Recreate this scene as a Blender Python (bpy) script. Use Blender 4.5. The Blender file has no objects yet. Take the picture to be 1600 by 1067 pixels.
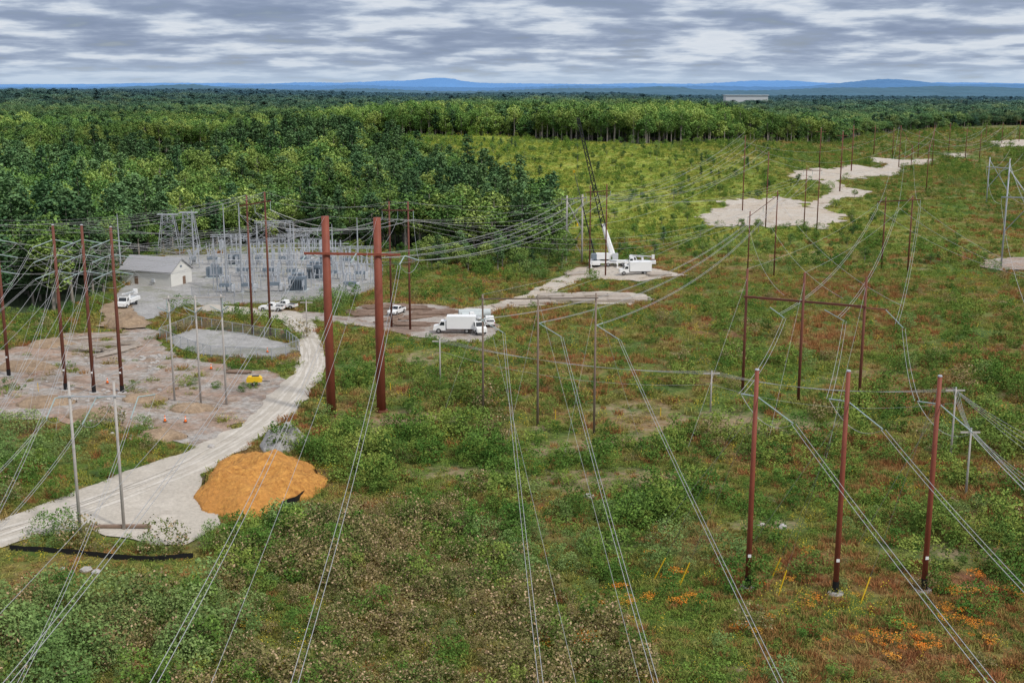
import bpy, math, random
import numpy as np
from mathutils import Vector, Matrix
from mathutils.geometry import delaunay_2d_cdt
random.seed(7); rng=np.random.default_rng(11)
scene=bpy.context.scene
COL=scene.collection
# ------------------------------------------------------------ camera
F=1850.0; TH=math.radians(12.0); CZ=50.0
cam_d=bpy.data.cameras.new("camera"); cam=bpy.data.objects.new("camera",cam_d); COL.objects.link(cam)
cam.location=(0,0,CZ); cam.rotation_euler=(math.radians(90)-TH,0,0)
cam_d.sensor_width=36; cam_d.lens=36*F/1600; cam_d.clip_end=80000; cam_d.clip_start=1
scene.camera=cam
scene.view_settings.view_transform='Standard'; scene.view_settings.look='None'; scene.view_settings.exposure=0
# ------------------------------------------------------------ terrain
def ss(a,b,x):
    t=np.clip((x-a)/(b-a),0,1); return t*t*(3-2*t)
def gz(x,y):
    x=np.asarray(x,float); y=np.asarray(y,float)
    h=18*ss(390,740,y)*(1-0.85*ss(110,290,x-0.08*(y-740)*(y>740)))*(1-0.45*ss(-60,-220,x))
    h=h*(1-0.45*ss(1500,2300,y))
    h=h+26*np.exp(-((x+1350)/800.0)**2)*ss(1500,2900,y)+8*ss(1500,2600,y)*(0.5+0.5*np.sin(x/700+1.0))
    u=0.35*np.sin(x/9.1+0.6*np.sin(y/14.0))*np.sin(y/11.3+1.0)+0.5*np.sin(x/23.0+2)*np.sin(y/31.0)
    return h+u*(1-0.3*ss(1000,2000,y))
def ray(u,v):
    a=(u-800)/F; b=-(v-533.5)/F
    return np.array([a, math.cos(TH)+b*math.sin(TH), -math.sin(TH)+b*math.cos(TH)])
def gp(u,v):
    d=ray(u,v); d=d/d[1]
    t=np.arange(60,5000,1.0)
    z=CZ+d[2]*t; g=gz(d[0]*t,t)
    idx=np.where(z<=g)[0]
    i=idx[0] if len(idx) else len(t)-1
    lo,hi=t[max(i-1,0)],t[i]
    for _ in range(12):
        m=(lo+hi)/2
        if CZ+d[2]*m<=float(gz(d[0]*m,m)): hi=m
        else: lo=m
    return Vector((d[0]*hi,hi,float(gz(d[0]*hi,hi))))
def pt(u,v,Y):
    d=ray(u,v); d=d/d[1]; return Vector((d[0]*Y,Y,CZ+d[2]*Y))
def ptz(u,v,z):
    d=ray(u,v); d=d/d[1]; Y=(z-CZ)/d[2]; return Vector((d[0]*Y,Y,z))
def ztop(P,v):
    d=ray(800,v); d=d/d[1]; return CZ+d[2]*P[1]
def pip(x,y,poly):
    x=np.asarray(x);y=np.asarray(y); ins=np.zeros(x.shape,bool); n=len(poly)
    j=n-1
    for i in range(n):
        xi,yi=poly[i][0],poly[i][1]; xj,yj=poly[j][0],poly[j][1]
        c=((yi>y)!=(yj>y))&(x<(xj-xi)*(y-yi)/((yj-yi) if yj!=yi else 1e-9)+xi)
        ins^=c; j=i
    return ins
# ------------------------------------------------------------ materials
def newmat(name):
    m=bpy.data.materials.new(name); m.use_nodes=True; nt=m.node_tree
    for n in list(nt.nodes): nt.nodes.remove(n)
    o=nt.nodes.new('ShaderNodeOutputMaterial'); return m,nt,o
def nd(nt,t,**k):
    n=nt.nodes.new(t)
    for a,b in k.items(): setattr(n,a,b)
    return n
def noise(nt,scale,detail=4,vec=None,rough=0.6,dist=0):
    n=nd(nt,'ShaderNodeTexNoise'); n.inputs['Scale'].default_value=scale; n.inputs['Detail'].default_value=detail
    n.inputs['Roughness'].default_value=rough; n.inputs['Distortion'].default_value=dist
    if vec is None:
        g=nd(nt,'ShaderNodeNewGeometry'); vec=g.outputs['Position']
    nt.links.new(vec,n.inputs['Vector']); return n.outputs['Fac']
def ramp(nt,fac,stops):
    r=nd(nt,'ShaderNodeValToRGB'); e=r.color_ramp.elements
    while len(e)<len(stops): e.new(0.5)
    for i,(p,c) in enumerate(stops):
        e[i].position=p; e[i].color=(c[0],c[1],c[2],1) if not isinstance(c,(int,float)) else (c,c,c,1)
    nt.links.new(fac,r.inputs[0]); return r.outputs[0]
def mix(nt,fac,a,b,mode='MIX'):
    m=nd(nt,'ShaderNodeMix',data_type='RGBA',blend_type=mode)
    for s,v in ((m.inputs[0],fac),(m.inputs[6],a),(m.inputs[7],b)):
        if isinstance(v,(int,float)): s.default_value=v
        elif isinstance(v,tuple): s.default_value=(v[0],v[1],v[2],1)
        else: nt.links.new(v,s)
    return m.outputs[2]
def maprange(nt,v,a,b,c=0,d=1):
    m=nd(nt,'ShaderNodeMapRange'); nt.links.new(v,m.inputs[0])
    for i,x in enumerate((a,b,c,d)): m.inputs[i+1].default_value=x
    return m.outputs[0]
def posy(nt):
    g=nd(nt,'ShaderNodeNewGeometry'); s=nd(nt,'ShaderNodeSeparateXYZ'); nt.links.new(g.outputs['Position'],s.inputs[0]); return s.outputs
def field_group():
    g=bpy.data.node_groups.new("field_colour",'ShaderNodeTree')
    g.interface.new_socket(name="Color",in_out='OUTPUT',socket_type='NodeSocketColor')
    o=g.nodes.new('NodeGroupOutput')
    n1=noise(g,0.035,1); n2=noise(g,0.11,3)
    base=ramp(g,n2,[(0.30,(0.065,0.125,0.022)),(0.42,(0.135,0.185,0.035)),(0.50,(0.25,0.235,0.06)),(0.58,(0.30,0.185,0.075)),(0.70,(0.28,0.115,0.065))])
    green=ramp(g,n2,[(0.3,(0.065,0.145,0.022)),(0.55,(0.15,0.225,0.038)),(0.7,(0.27,0.28,0.06))])
    c=mix(g,ramp(g,n1,[(0.38,0.95),(0.56,0.0)]),base,green)
    far=ramp(g,n2,[(0.3,(0.19,0.30,0.035)),(0.5,(0.36,0.44,0.06)),(0.68,(0.48,0.50,0.10))])
    p=posy(g)
    a=maprange(g,p[1],340,440); b=maprange(g,p[0],190,70)
    m=nd(g,'ShaderNodeMath',operation='MULTIPLY'); g.links.new(a,m.inputs[0]); g.links.new(b,m.inputs[1])
    c=mix(g,m.outputs[0],c,far)
    g.links.new(c,o.inputs[0]); return g
FG=field_group()
def field(nt):
    n=nd(nt,'ShaderNodeGroup'); n.node_tree=FG; return n.outputs[0]
def principled(nt,o,col,rough=0.7,metal=0,bump=None,bd=0.05):
    p=nd(nt,'ShaderNodeBsdfPrincipled'); p.inputs['Roughness'].default_value=rough; p.inputs['Metallic'].default_value=metal
    p.inputs['Specular IOR Level'].default_value=0.3
    if isinstance(col,tuple): p.inputs['Base Color'].default_value=(*col,1)
    else: nt.links.new(col,p.inputs['Base Color'])
    if bump is not None:
        b=nd(nt,'ShaderNodeBump'); b.inputs['Strength'].default_value=0.6; b.inputs['Distance'].default_value=bd
        nt.links.new(bump,b.inputs['Height']); nt.links.new(b.outputs[0],p.inputs['Normal'])
    nt.links.new(p.outputs[0],o.inputs[0]); return p
def foliage(name,a,b,ff=0.0,fl=None,flp=0.9,haze_sun_tint=False,mid=None):
    m,nt,o=newmat(name)
    oi=nd(nt,'ShaderNodeObjectInfo'); g=nd(nt,'ShaderNodeNewGeometry')
    if mid: c=ramp(nt,oi.outputs['Random'],[(0.0,a),(0.55,mid),(1.0,b)])
    else: c=mix(nt,oi.outputs['Random'],a,b)
    if ff>0: c=mix(nt,ff,c,field(nt))
    rp=ramp(nt,g.outputs['Random Per Island'],[(0,0.65),(0.8,1.1),(1,1.4)])
    c=mix(nt,1.0,c,rp,'MULTIPLY')
    if haze_sun_tint:
        nn=ramp(nt,noise(nt,0.007,1),[(0.38,0.82),(0.62,1.45)])  # broad sunlit and cloud-shadowed patches painted into the leaf colour by noise
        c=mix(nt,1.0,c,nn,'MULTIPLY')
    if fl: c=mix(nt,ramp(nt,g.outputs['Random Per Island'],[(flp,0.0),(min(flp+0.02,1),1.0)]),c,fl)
    if haze_sun_tint:
        p=posy(nt); c=mix(nt,maprange(nt,p[1],1000,3400,0,0.9),c,(0.085,0.17,0.235))  # distance haze painted into the leaf colour along world Y
    d=nd(nt,'ShaderNodeBsdfDiffuse')
    nt.links.new(c,d.inputs[0]); nt.links.new(d.outputs[0],o.inputs[0]); return m
def plain(name,col,rough=0.6,metal=0.0,var=0.25,scale=3.0,bump=0):
    m,nt,o=newmat(name); n=noise(nt,scale,4)
    c=mix(nt,n,tuple(x*(1-var) for x in col),tuple(min(x*(1+var),0.95) for x in col))
    principled(nt,o,c,rough,metal,n if bump else None,bump); return m
M_pine=foliage("pine_needles",(0.06,0.125,0.055),(0.12,0.20,0.08),haze_sun_tint=True)
M_dec=foliage("broad_leaves",(0.095,0.185,0.052),(0.28,0.35,0.095),haze_sun_tint=True,mid=(0.145,0.235,0.06))
M_shrub=foliage("shrub_leaves",(0.055,0.14,0.028),(0.24,0.31,0.065),0.15,mid=(0.11,0.21,0.042))
M_willow=foliage("willow_leaves",(0.12,0.21,0.065),(0.21,0.31,0.105),0.15)
M_brush=foliage("brush_leaves",(0.13,0.16,0.055),(0.25,0.20,0.09),0.15,(0.46,0.33,0.20),0.80)
M_grass=foliage("grass_blades",(0.20,0.21,0.055),(0.38,0.31,0.11),0.5)
M_herb=foliage("herb_leaves",(0.09,0.175,0.034),(0.20,0.26,0.055),0.65)
M_gold=foliage("goldenrod",(0.12,0.18,0.035),(0.18,0.23,0.05),0.3,(0.70,0.52,0.05),0.74)
M_red=foliage("reddish_fern",(0.38,0.14,0.065),(0.34,0.21,0.085),0.2)
M_orange=foliage("orange_leaves",(0.78,0.20,0.03),(0.66,0.34,0.05),0.08)
M_bark=plain("bark",(0.27,0.24,0.205),0.9,scale=2)
M_steelbrown=plain("weathering_steel",(0.15,0.052,0.033),0.65,0.0,0.25,1.2)
M_steelred=plain("rust_red_steel",(0.215,0.058,0.034),0.6,0.0,0.3,0.8)
M_wood=plain("weathered_wood_pole",(0.42,0.39,0.36),0.85,0,0.25,2)
M_woodbrown=plain("brown_wood_pole",(0.22,0.165,0.13),0.85,0,0.3,2)
M_black=plain("black_coating",(0.012,0.012,0.014),0.5)
M_galv=plain("galvanised_steel",(0.37,0.39,0.42),0.5,0.1,0.15,4)
M_wire=plain("aluminium_wire",(0.45,0.45,0.45),0.45,0.3,0.05)
M_wired=plain("dark_wire",(0.13,0.13,0.13),0.5,0.3,0.05)
M_glass=plain("insulator_glass",(0.32,0.40,0.40),0.3,0,0.1)
M_porc=plain("porcelain_grey",(0.42,0.45,0.49),0.35,0,0.1)
M_white=plain("white_paint",(0.78,0.78,0.77),0.35,0,0.04)
M_window=plain("dark_glass",(0.02,0.025,0.03),0.1,0,0.1)
M_tyre=plain("tyre_rubber",(0.02,0.02,0.02),0.9)
M_rim=plain("wheel_rim",(0.4,0.4,0.4),0.4,0.5)
M_chrome=plain("headlamp",(0.7,0.7,0.65),0.2)
M_yellow=plain("yellow_paint",(0.75,0.48,0.02),0.45,0,0.06)
M_orangep=plain("orange_plastic",(0.8,0.16,0.02),0.5,0,0.05)
M_redlamp=plain("red_lamp",(0.5,0.02,0.02),0.3)
M_greygear=plain("equipment_grey",(0.17,0.21,0.25),0.5,0.1,0.12)
M_lightgrey=plain("light_grey_paint",(0.50,0.52,0.54),0.5,0.0,0.08)
M_wall=plain("off_white_block_wall",(0.64,0.63,0.59),0.9,0,0.06,1)
M_roof=plain("light_grey_shingle_roof",(0.33,0.33,0.345),0.9,0,0.12,6)
M_door=plain("brown_door",(0.20,0.13,0.09),0.6)
M_rock=plain("rock",(0.38,0.36,0.34),0.9,0,0.3,2,0.1)
M_timber=plain("weathered_timber",(0.36,0.31,0.26),0.9,0,0.4,1.5,0.03)
M_log=plain("brown_logs",(0.22,0.15,0.11),0.9,0,0.4,1.5)
M_conc=plain("concrete_pipe",(0.46,0.50,0.50),0.8,0,0.15,1)
M_far=plain("haze_blue_hills",(0.09,0.23,0.47),1,0,0.12,0.0006)  # blue of the three hill materials is aerial haze painted into the colour
M_far2=plain("haze_slate_hills",(0.06,0.165,0.33),1,0,0.2,0.002)
M_far3=plain("haze_green_hills",(0.045,0.115,0.17),1,0,0.3,0.006)
def gravel(name,a,b,c2=None,scale=0.25,p0=0.47,p1=0.56,c3=None,bd=0.12,c3p=(0.55,0.62),lo=0.62,fs=2.2):
    m,nt,o=newmat(name); n=noise(nt,scale,8,rough=0.75); n2=noise(nt,fs,5,rough=0.75)
    c=ramp(nt,n,[(0.36,a),(0.62,b)])
    if c2: c=mix(nt,ramp(nt,noise(nt,0.1,7,rough=0.75),[(p0,0.0),(p1,1.0)]),c,c2)
    if c3: c=mix(nt,ramp(nt,noise(nt,0.17,7,rough=0.8,dist=0.2),[(c3p[0],0.0),(c3p[1],0.9)]),c,c3)
    c=mix(nt,1.0,c,ramp(nt,n2,[(0.3,lo),(0.7,1.15)]),'MULTIPLY')
    principled(nt,o,c,0.95,0,n2,bd); return m
M_road=gravel("dirt_road",(0.38,0.34,0.285),(0.50,0.455,0.39),(0.43,0.39,0.33),lo=0.78,bd=0.05)
M_track=gravel("compacted_track",(0.44,0.405,0.35),(0.56,0.52,0.46),lo=0.85,bd=0.02)
M_pad=gravel("gravel_pad",(0.30,0.265,0.235),(0.50,0.47,0.43),(0.39,0.27,0.20),0.5,0.44,0.58,(0.25,0.18,0.12),0.5,(0.50,0.62),0.5,1.3)
M_lay=gravel("laydown_dirt",(0.30,0.26,0.22),(0.48,0.44,0.40),(0.24,0.17,0.13),0.4,0.5,0.56)
M_yard=gravel("grey_gravel",(0.29,0.285,0.275),(0.42,0.41,0.395),(0.27,0.27,0.22),0.3,0.5,0.6)
M_matroad=gravel("timber_mat_road",(0.38,0.33,0.27),(0.60,0.55,0.48),(0.48,0.41,0.33),scale=0.8,c3=(0.30,0.23,0.16),c3p=(0.55,0.63))
M_soil=gravel("bare_dirt",(0.24,0.17,0.11),(0.38,0.28,0.19))
M_mulch=gravel("orange_mulch",(0.36,0.15,0.035),(0.66,0.33,0.08),(0.52,0.24,0.06),scale=1.0,bd=0.4,lo=0.65)
# ------------------------------------------------------------ mesh builder
class MB:
    def __init__(s): s.v=[]; s.f=[]
    def box(s,c,sz,rot=0,tilt=None):
        b=len(s.v); R=Matrix.Rotation(rot,3,'Z')
        if tilt is not None: R=tilt
        for dx in(-.5,.5):
            for dy in(-.5,.5):
                for dz in(-.5,.5):
                    s.v.append(tuple(Vector(c)+R@Vector((dx*sz[0],dy*sz[1],dz*sz[2]))))
        s.f+=[tuple(b+i for i in q) for q in((0,1,3,2),(4,6,7,5),(0,4,5,1),(2,3,7,6),(0,2,6,4),(1,5,7,3))]
        return s
    def tube(s,pts,r,n=8,cap=True):
        pts=[Vector(p) for p in pts]; m=len(pts)
        if isinstance(r,(int,float)): r=[r]*m
        b=len(s.v)
        for i,p in enumerate(pts):
            t=(pts[min(i+1,m-1)]-pts[max(i-1,0)]).normalized()
            a=Vector((0,0,1)) if abs(t.z)<0.9 else Vector((1,0,0))
            e1=t.cross(a).normalized(); e2=t.cross(e1)
            for k in range(n):
                th=2*math.pi*(k+.5)/n
                s.v.append(tuple(p+(e1*math.cos(th)+e2*math.sin(th))*r[i]))
        for i in range(m-1):
            for k in range(n):
                k2=(k+1)%n
                s.f.append((b+i*n+k,b+i*n+k2,b+(i+1)*n+k2,b+(i+1)*n+k))
        if cap:
            s.f.append(tuple(b+k for k in range(n))[::-1]); s.f.append(tuple(b+(m-1)*n+k for k in range(n)))
        return s
    def cyl(s,p0,p1,r0,r1=None,n=10): return s.tube([p0,p1],[r0,r0 if r1 is None else r1],n)
    def prism(s,prof,y0,y1):
        b=len(s.v); n=len(prof)
        for y in(y0,y1):
            for p in prof: s.v.append((p[0],y,p[1]))
        s.f.append(tuple(b+i for i in range(n))); s.f.append(tuple(b+n+i for i in range(n))[::-1])
        for i in range(n):
            j=(i+1)%n; s.f.append((b+i,b+n+i,b+n+j,b+j))
        return s
    def mesh(s,name,mat,smooth=False):
        me=bpy.data.meshes.new(name); me.from_pydata(s.v,[],s.f); me.update()
        me.materials.append(mat)
        if smooth: me.polygons.foreach_set('use_smooth',[True]*len(me.polygons))
        return me
    def obj(s,name,mat,parent=None,loc=(0,0,0),smooth=False,rot=0):
        return mobj(name,s.mesh(name,mat,smooth),parent,loc,rot)
def mobj(name,me,parent=None,loc=(0,0,0),rot=0):
    o=bpy.data.objects.new(name,me); COL.objects.link(o); o.location=loc; o.rotation_euler=(0,0,rot)
    if parent is not None: o.parent=parent
    return o
def tag(o,label=None,cat=None,group=None,kind=None):
    if label: o["label"]=label
    if cat: o["category"]=cat
    if group: o["group"]=group
    if kind: o["kind"]=kind
    return o
def thing(name,loc,label,cat,group=None,rot=0):
    o=bpy.data.objects.new(name,None); o.empty_display_size=0.5; COL.objects.link(o); o.location=loc; o.rotation_euler=(0,0,rot)
    return tag(o,label,cat,group)
def dup(root,loc,rot=0,scale=1.0):
    n=root.copy(); COL.objects.link(n); n.location=loc; n.rotation_euler=(0,0,rot)
    n.scale=(scale,)*3 if isinstance(scale,(int,float)) else scale
    def rec(src,dst):
        for c in src.children:
            k=c.copy(); COL.objects.link(k); k.parent=dst; rec(c,k)
    rec(root,n); return n
# ------------------------------------------------------------ ground sheet
OPEN=[(-420,-100),(-300,120)]+[tuple(gp(u,v)[:2]) for u,v in [(-90,505),(0,494),(100,484),(165,458),(185,412),(250,392),(300,388),(450,384),(600,390),(700,402),(800,402),(872,400),(888,378),(852,348),(800,332),(770,314),(720,275),(640,248),(560,236),(500,226),(560,216),(612,213),(700,212),(800,214),(900,221),(1000,226),(1100,223),(1200,221),(1290,224),(1345,212),(1420,204),(1480,200),(1560,196)]]+[(1000,1500),(620,900),(500,-100)]
q_=gp(395,236); GLADE=[(q_.x-40,q_.y-150),(q_.x+5,q_.y-185),(q_.x+34,q_.y-80),(q_.x+16,q_.y+30),(q_.x-48,q_.y+20)]
def isopen(x,y): return pip(x,y,OPEN)|pip(x,y,GLADE)
BARE=[(*gp(u,v)[:2],rx,ry) for u,v,rx,ry in [(640,655,8,5),(1100,662,15,7),(1250,668,8,4),(930,748,13,5),(1060,760,7,3),(700,740,7,3),(1000,690,8,5),(1500,860,6,3),(880,700,8,4),(1190,820,5,2),(660,560,5,6),(980,640,7,5)]]
def bare(x,y):
    b=np.zeros(np.shape(x))
    w=0.35*np.sin(x*0.9+1.3*np.sin(y*0.5))*np.sin(y*0.75+1)+0.2*np.sin(x*2.1+y*1.3)
    for (bx,by,rx,ry) in BARE: b=np.maximum(b,1.25-((x-bx)/rx)**2-((y-by)/ry)**2+w)
    return np.clip(b,0,1)
xs=np.concatenate([-np.geomspace(404,24000,46)[::-1],np.arange(-400,401,4.0),np.geomspace(404,24000,46)])
ys=np.concatenate([-np.geomspace(300,4000,10)[::-1],np.arange(-200,80,4.0),np.arange(80,240,1.6),np.arange(240,1001,4.0),np.geomspace(1006,40000,90)])
X,Y=np.meshgrid(xs,ys); Z=gz(X,Y)
nx,ny=len(xs),len(ys)
V=np.stack([X.ravel(),Y.ravel(),Z.ravel()],1)
i=np.arange(nx-1)[None,:]+nx*np.arange(ny-1)[:,None]; i=i.ravel()
Fc=np.stack([i,i+1,i+1+nx,i+nx],1)
def fastmesh(name,V,Fc,k=4):
    me=bpy.data.meshes.new(name); me.vertices.add(len(V)); me.vertices.foreach_set('co',V.astype(np.float32).ravel())
    me.loops.add(len(Fc)*k); me.loops.foreach_set('vertex_index',Fc.astype(np.int32).ravel())
    me.polygons.add(len(Fc)); me.polygons.foreach_set('loop_start',np.arange(0,len(Fc)*k,k,dtype=np.int32))
    me.update(calc_edges=True); me.validate(); return me
gm=fastmesh("ground",V,Fc)
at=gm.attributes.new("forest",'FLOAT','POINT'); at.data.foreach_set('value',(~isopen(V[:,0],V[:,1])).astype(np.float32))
at=gm.attributes.new("bare",'FLOAT','POINT'); at.data.foreach_set('value',bare(V[:,0],V[:,1]).astype(np.float32))
gm.polygons.foreach_set('use_smooth',[True]*len(gm.polygons))
m,nt,o=newmat("ground_vegetation")
c=field(nt); c=mix(nt,1.0,c,ramp(nt,noise(nt,1.6,5),[(0.3,0.38),(0.7,0.9)]),'MULTIPLY')
dcol=mix(nt,noise(nt,1.2,4),(0.17,0.12,0.07),(0.34,0.26,0.16))
dirt=ramp(nt,noise(nt,0.09,7,rough=0.75),[(0.57,0.0),(0.65,1.0)])
c=mix(nt,dirt,c,dcol)
b_=nd(nt,'ShaderNodeAttribute'); b_.attribute_name="bare"
mm=nd(nt,'ShaderNodeMath',operation='MULTIPLY'); nt.links.new(b_.outputs['Fac'],mm.inputs[0]); nt.links.new(ramp(nt,noise(nt,0.7,5,rough=0.7),[(0.42,0.1),(0.55,0.95)]),mm.inputs[1])
c=mix(nt,mm.outputs[0],c,dcol)
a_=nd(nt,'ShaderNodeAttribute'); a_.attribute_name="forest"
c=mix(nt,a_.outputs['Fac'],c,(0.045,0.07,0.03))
c=mix(nt,maprange(nt,posy(nt)[1],1500,6000),c,(0.06,0.13,0.19))  # far ground tinted blue: distance haze painted into its colour
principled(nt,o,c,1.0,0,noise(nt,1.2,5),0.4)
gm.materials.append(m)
tag(mobj("ground",gm),"overgrown green and brown cleared ground",None,None,"structure")
# draped sheets
EXCL=[]
lift_n=[0]
def drape(name,px,mat,label,step=4.0,jit=0.5,rel=None):
    P=[gp(u,v) for u,v in px]
    pts=[]
    n=len(P)
    for i in range(n):
        a=P[i]; b=P[(i+1)%n]; L=(b-a).length; k=max(1,int(L/1.6))
        nrm=Vector((-(b-a).y,(b-a).x,0)).normalized()
        for q in range(k):
            p=a.lerp(b,q/k); w=jit*(math.sin(p.x*0.9+p.y*0.53)+0.7*math.sin(p.x*2.3-p.y*1.7)+1.2*math.sin(p.x*0.33+p.y*0.21)+random.uniform(-.6,.6))
            pts.append((p.x+nrm.x*w,p.y+nrm.y*w))
    EXCL.append(pts)
    x0,x1=min(p[0] for p in pts),max(p[0] for p in pts); y0,y1=min(p[1] for p in pts),max(p[1] for p in pts)
    gx,gy=np.meshgrid(np.arange(x0,x1,step),np.arange(y0,y1,step)); gx=gx.ravel();gy=gy.ravel()
    k=pip(gx,gy,pts); inner=[(float(a),float(b)) for a,b in zip(gx[k],gy[k])]
    vs=[Vector(p) for p in pts+inner]
    nb=len(pts)
    vo,eo,fo,_,_,_=delaunay_2d_cdt(vs,[(i,(i+1)%nb) for i in range(nb)],[list(range(nb))],2,1e-4)
    lift_n[0]+=1; lf=0.07+0.022*lift_n[0]
    mb=MB(); mb.v=[(p.x,p.y,float(gz(p.x,p.y))+lf) for p in vo]; mb.f=[tuple(f) for f in fo]
    ob=mobj(name,mb.mesh(name,mat)); tag(ob,label,None,None,"structure"); return ob
drape("gravel_pad",[(-90,566),(0,548),(60,536),(110,522),(170,518),(225,512),(246,520),(250,534),(262,550),(300,563),(345,574),(400,579),(440,582),(448,596),(430,634),(375,668),(310,698),(275,694),(262,680),(235,672),(200,668),(150,664),(120,662),(90,652),(60,655),(0,662),(-90,672)],M_pad,"rough grey and tan gravel work pad",jit=0.7)
drape("gravel_yard",[(180,476),(185,452),(215,440),(260,400),(330,398),(470,392),(545,404),(600,428),(585,452),(560,462),(500,470),(440,472),(330,478),(290,478),(240,498),(215,500)],M_yard,"light grey crushed stone substation yard",jit=0.2)
drape("fenced_gravel_lot",[(262,530),(300,514),(350,517),(400,526),(446,537),(463,548),(430,558),(385,561),(325,555),(285,546)],M_yard,"grey gravel lot inside a fence",jit=0.3)
drape("dirt_road",[(-90,845),(0,815),(100,775),(200,738),(300,703),(370,668),(412,632),(438,602),(460,578),(470,556),(466,532),(456,512),(436,500),(400,495),(340,489),(300,484),(330,476),(420,484),(470,490),(494,512),(506,545),(508,572),(498,600),(476,628),(445,658),(405,688),(355,716),(322,742),(324,770),(345,800),(342,826),(290,848),(240,853),(190,840),(120,832),(60,838),(0,854),(-90,880)],M_road,"pale curving gravel access road",jit=0.3)
drape("laydown_yard",[(470,486),(560,496),(555,482),(600,474),(690,478),(745,492),(775,508),(780,522),(755,536),(690,532),(620,524),(560,510),(480,499)],M_lay,"pale dirt laydown yard with track",jit=0.5)
drape("timber_mat_road",[(690,497),(730,482),(780,474),(828,458),(855,442),(892,427),(910,424),(918,431),(890,447),(858,460),(930,456),(1005,460),(1018,469),(985,478),(900,474),(850,478),(790,483),(740,500),(700,504)],M_matroad,"pale timber mat access road",jit=0.35)
drape("work_pad",[(885,424),(930,414),(1000,416),(1045,426),(1075,431),(1000,440),(900,437)],M_matroad,"pale timber matting under the crane",jit=0.5)
drape("work_pad",[(1095,336),(1135,324),(1125,316),(1150,311),(1185,313),(1210,308),(1262,317),(1250,324),(1285,327),(1322,338),(1312,348),(1285,360),(1240,354),(1210,357),(1170,352),(1130,357),(1098,350)],M_matroad,"large pale matted work pad on the hillside",jit=1.2)
drape("work_pad",[(1232,273),(1262,264),(1300,265),(1330,258),(1375,264),(1412,266),(1402,275),(1345,279),(1290,283),(1240,280)],M_matroad,"pale matted work pad further along the corridor",jit=1.2)
drape("work_track",[(1258,324),(1290,306),(1300,298),(1280,284),(1304,280),(1322,294),(1362,300),(1345,309),(1314,310),(1288,328)],M_matroad,"pale matted track linking the work pads",jit=0.4)
drape("work_pad",[(1358,246),(1400,250),(1460,249),(1452,257),(1405,260),(1365,254)],M_matroad,"small distant pale work pad",jit=1.1)
drape("work_track",[(1374,266),(1398,254),(1410,258),(1402,272),(1382,270)],M_matroad,"short pale matted track",jit=0.4)
drape("work_pad",[(1478,241),(1510,241),(1512,247),(1480,247)],M_matroad,"small distant pale work pad",jit=1)
drape("work_pad",[(1535,222),(1620,219),(1620,230),(1560,231)],M_matroad,"far pale work pad beside tall poles",jit=1)
drape("work_pad",[(1525,416),(1560,405),(1630,402),(1630,424),(1560,424)],M_pad,"pale stony work pad below lattice poles",jit=0.7)
drape("sand_patch",[(165,478),(196,470),(205,490),(232,508),(228,514),(180,516),(150,512),(160,495)],M_soil,"brown sandy ground beside the yard",jit=0.5)
cl_=[gp(u,v) for u,v in [(-60,856),(60,818),(150,785),(230,756),(300,728),(370,690),(430,646),(466,606),(485,572),(484,540),(468,512),(440,495),(390,488)]]
den=[]
for a,b in zip(cl_[:-1],cl_[1:]):
    k=max(2,int((b-a).length/1.5))
    for q in range(k): den.append(a.lerp(b,q/k))
for _ in range(6): den=[den[0]]+[(den[i-1]+den[i]*2+den[i+1])/4 for i in range(1,len(den)-1)]+[den[-1]]
for off in (-2.1,-1.2,-0.2,0.8,1.7):
    mb=MB()
    for i in range(len(den)):
        t=(den[min(i+1,len(den)-1)]-den[max(i-1,0)]); t.z=0; t.normalize(); nn_=Vector((-t.y,t.x,0))
        for s in (-1,1):
            w_=0.20+0.12*math.sin(i*0.7+off*3)+0.09*random.uniform(-1,1)
            p=den[i]+nn_*(off+s*w_+0.3*math.sin(i*0.13+off*2)); mb.v.append((p.x,p.y,float(gz(p.x,p.y))+0.19+0.01*off))
    for i in range(len(den)-1): mb.f.append((2*i,2*i+1,2*i+3,2*i+2))
    tag(mb.obj("wheel_track",M_track),"pale compacted wheel track along the road",None,None,"structure")
CLR=[tuple(gp(u,v)[:2]) for u,v in [(-90,858),(0,852),(120,858),(240,866),(320,864),(335,890),(310,935),(180,940),(60,925),(-90,925)]]
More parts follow.
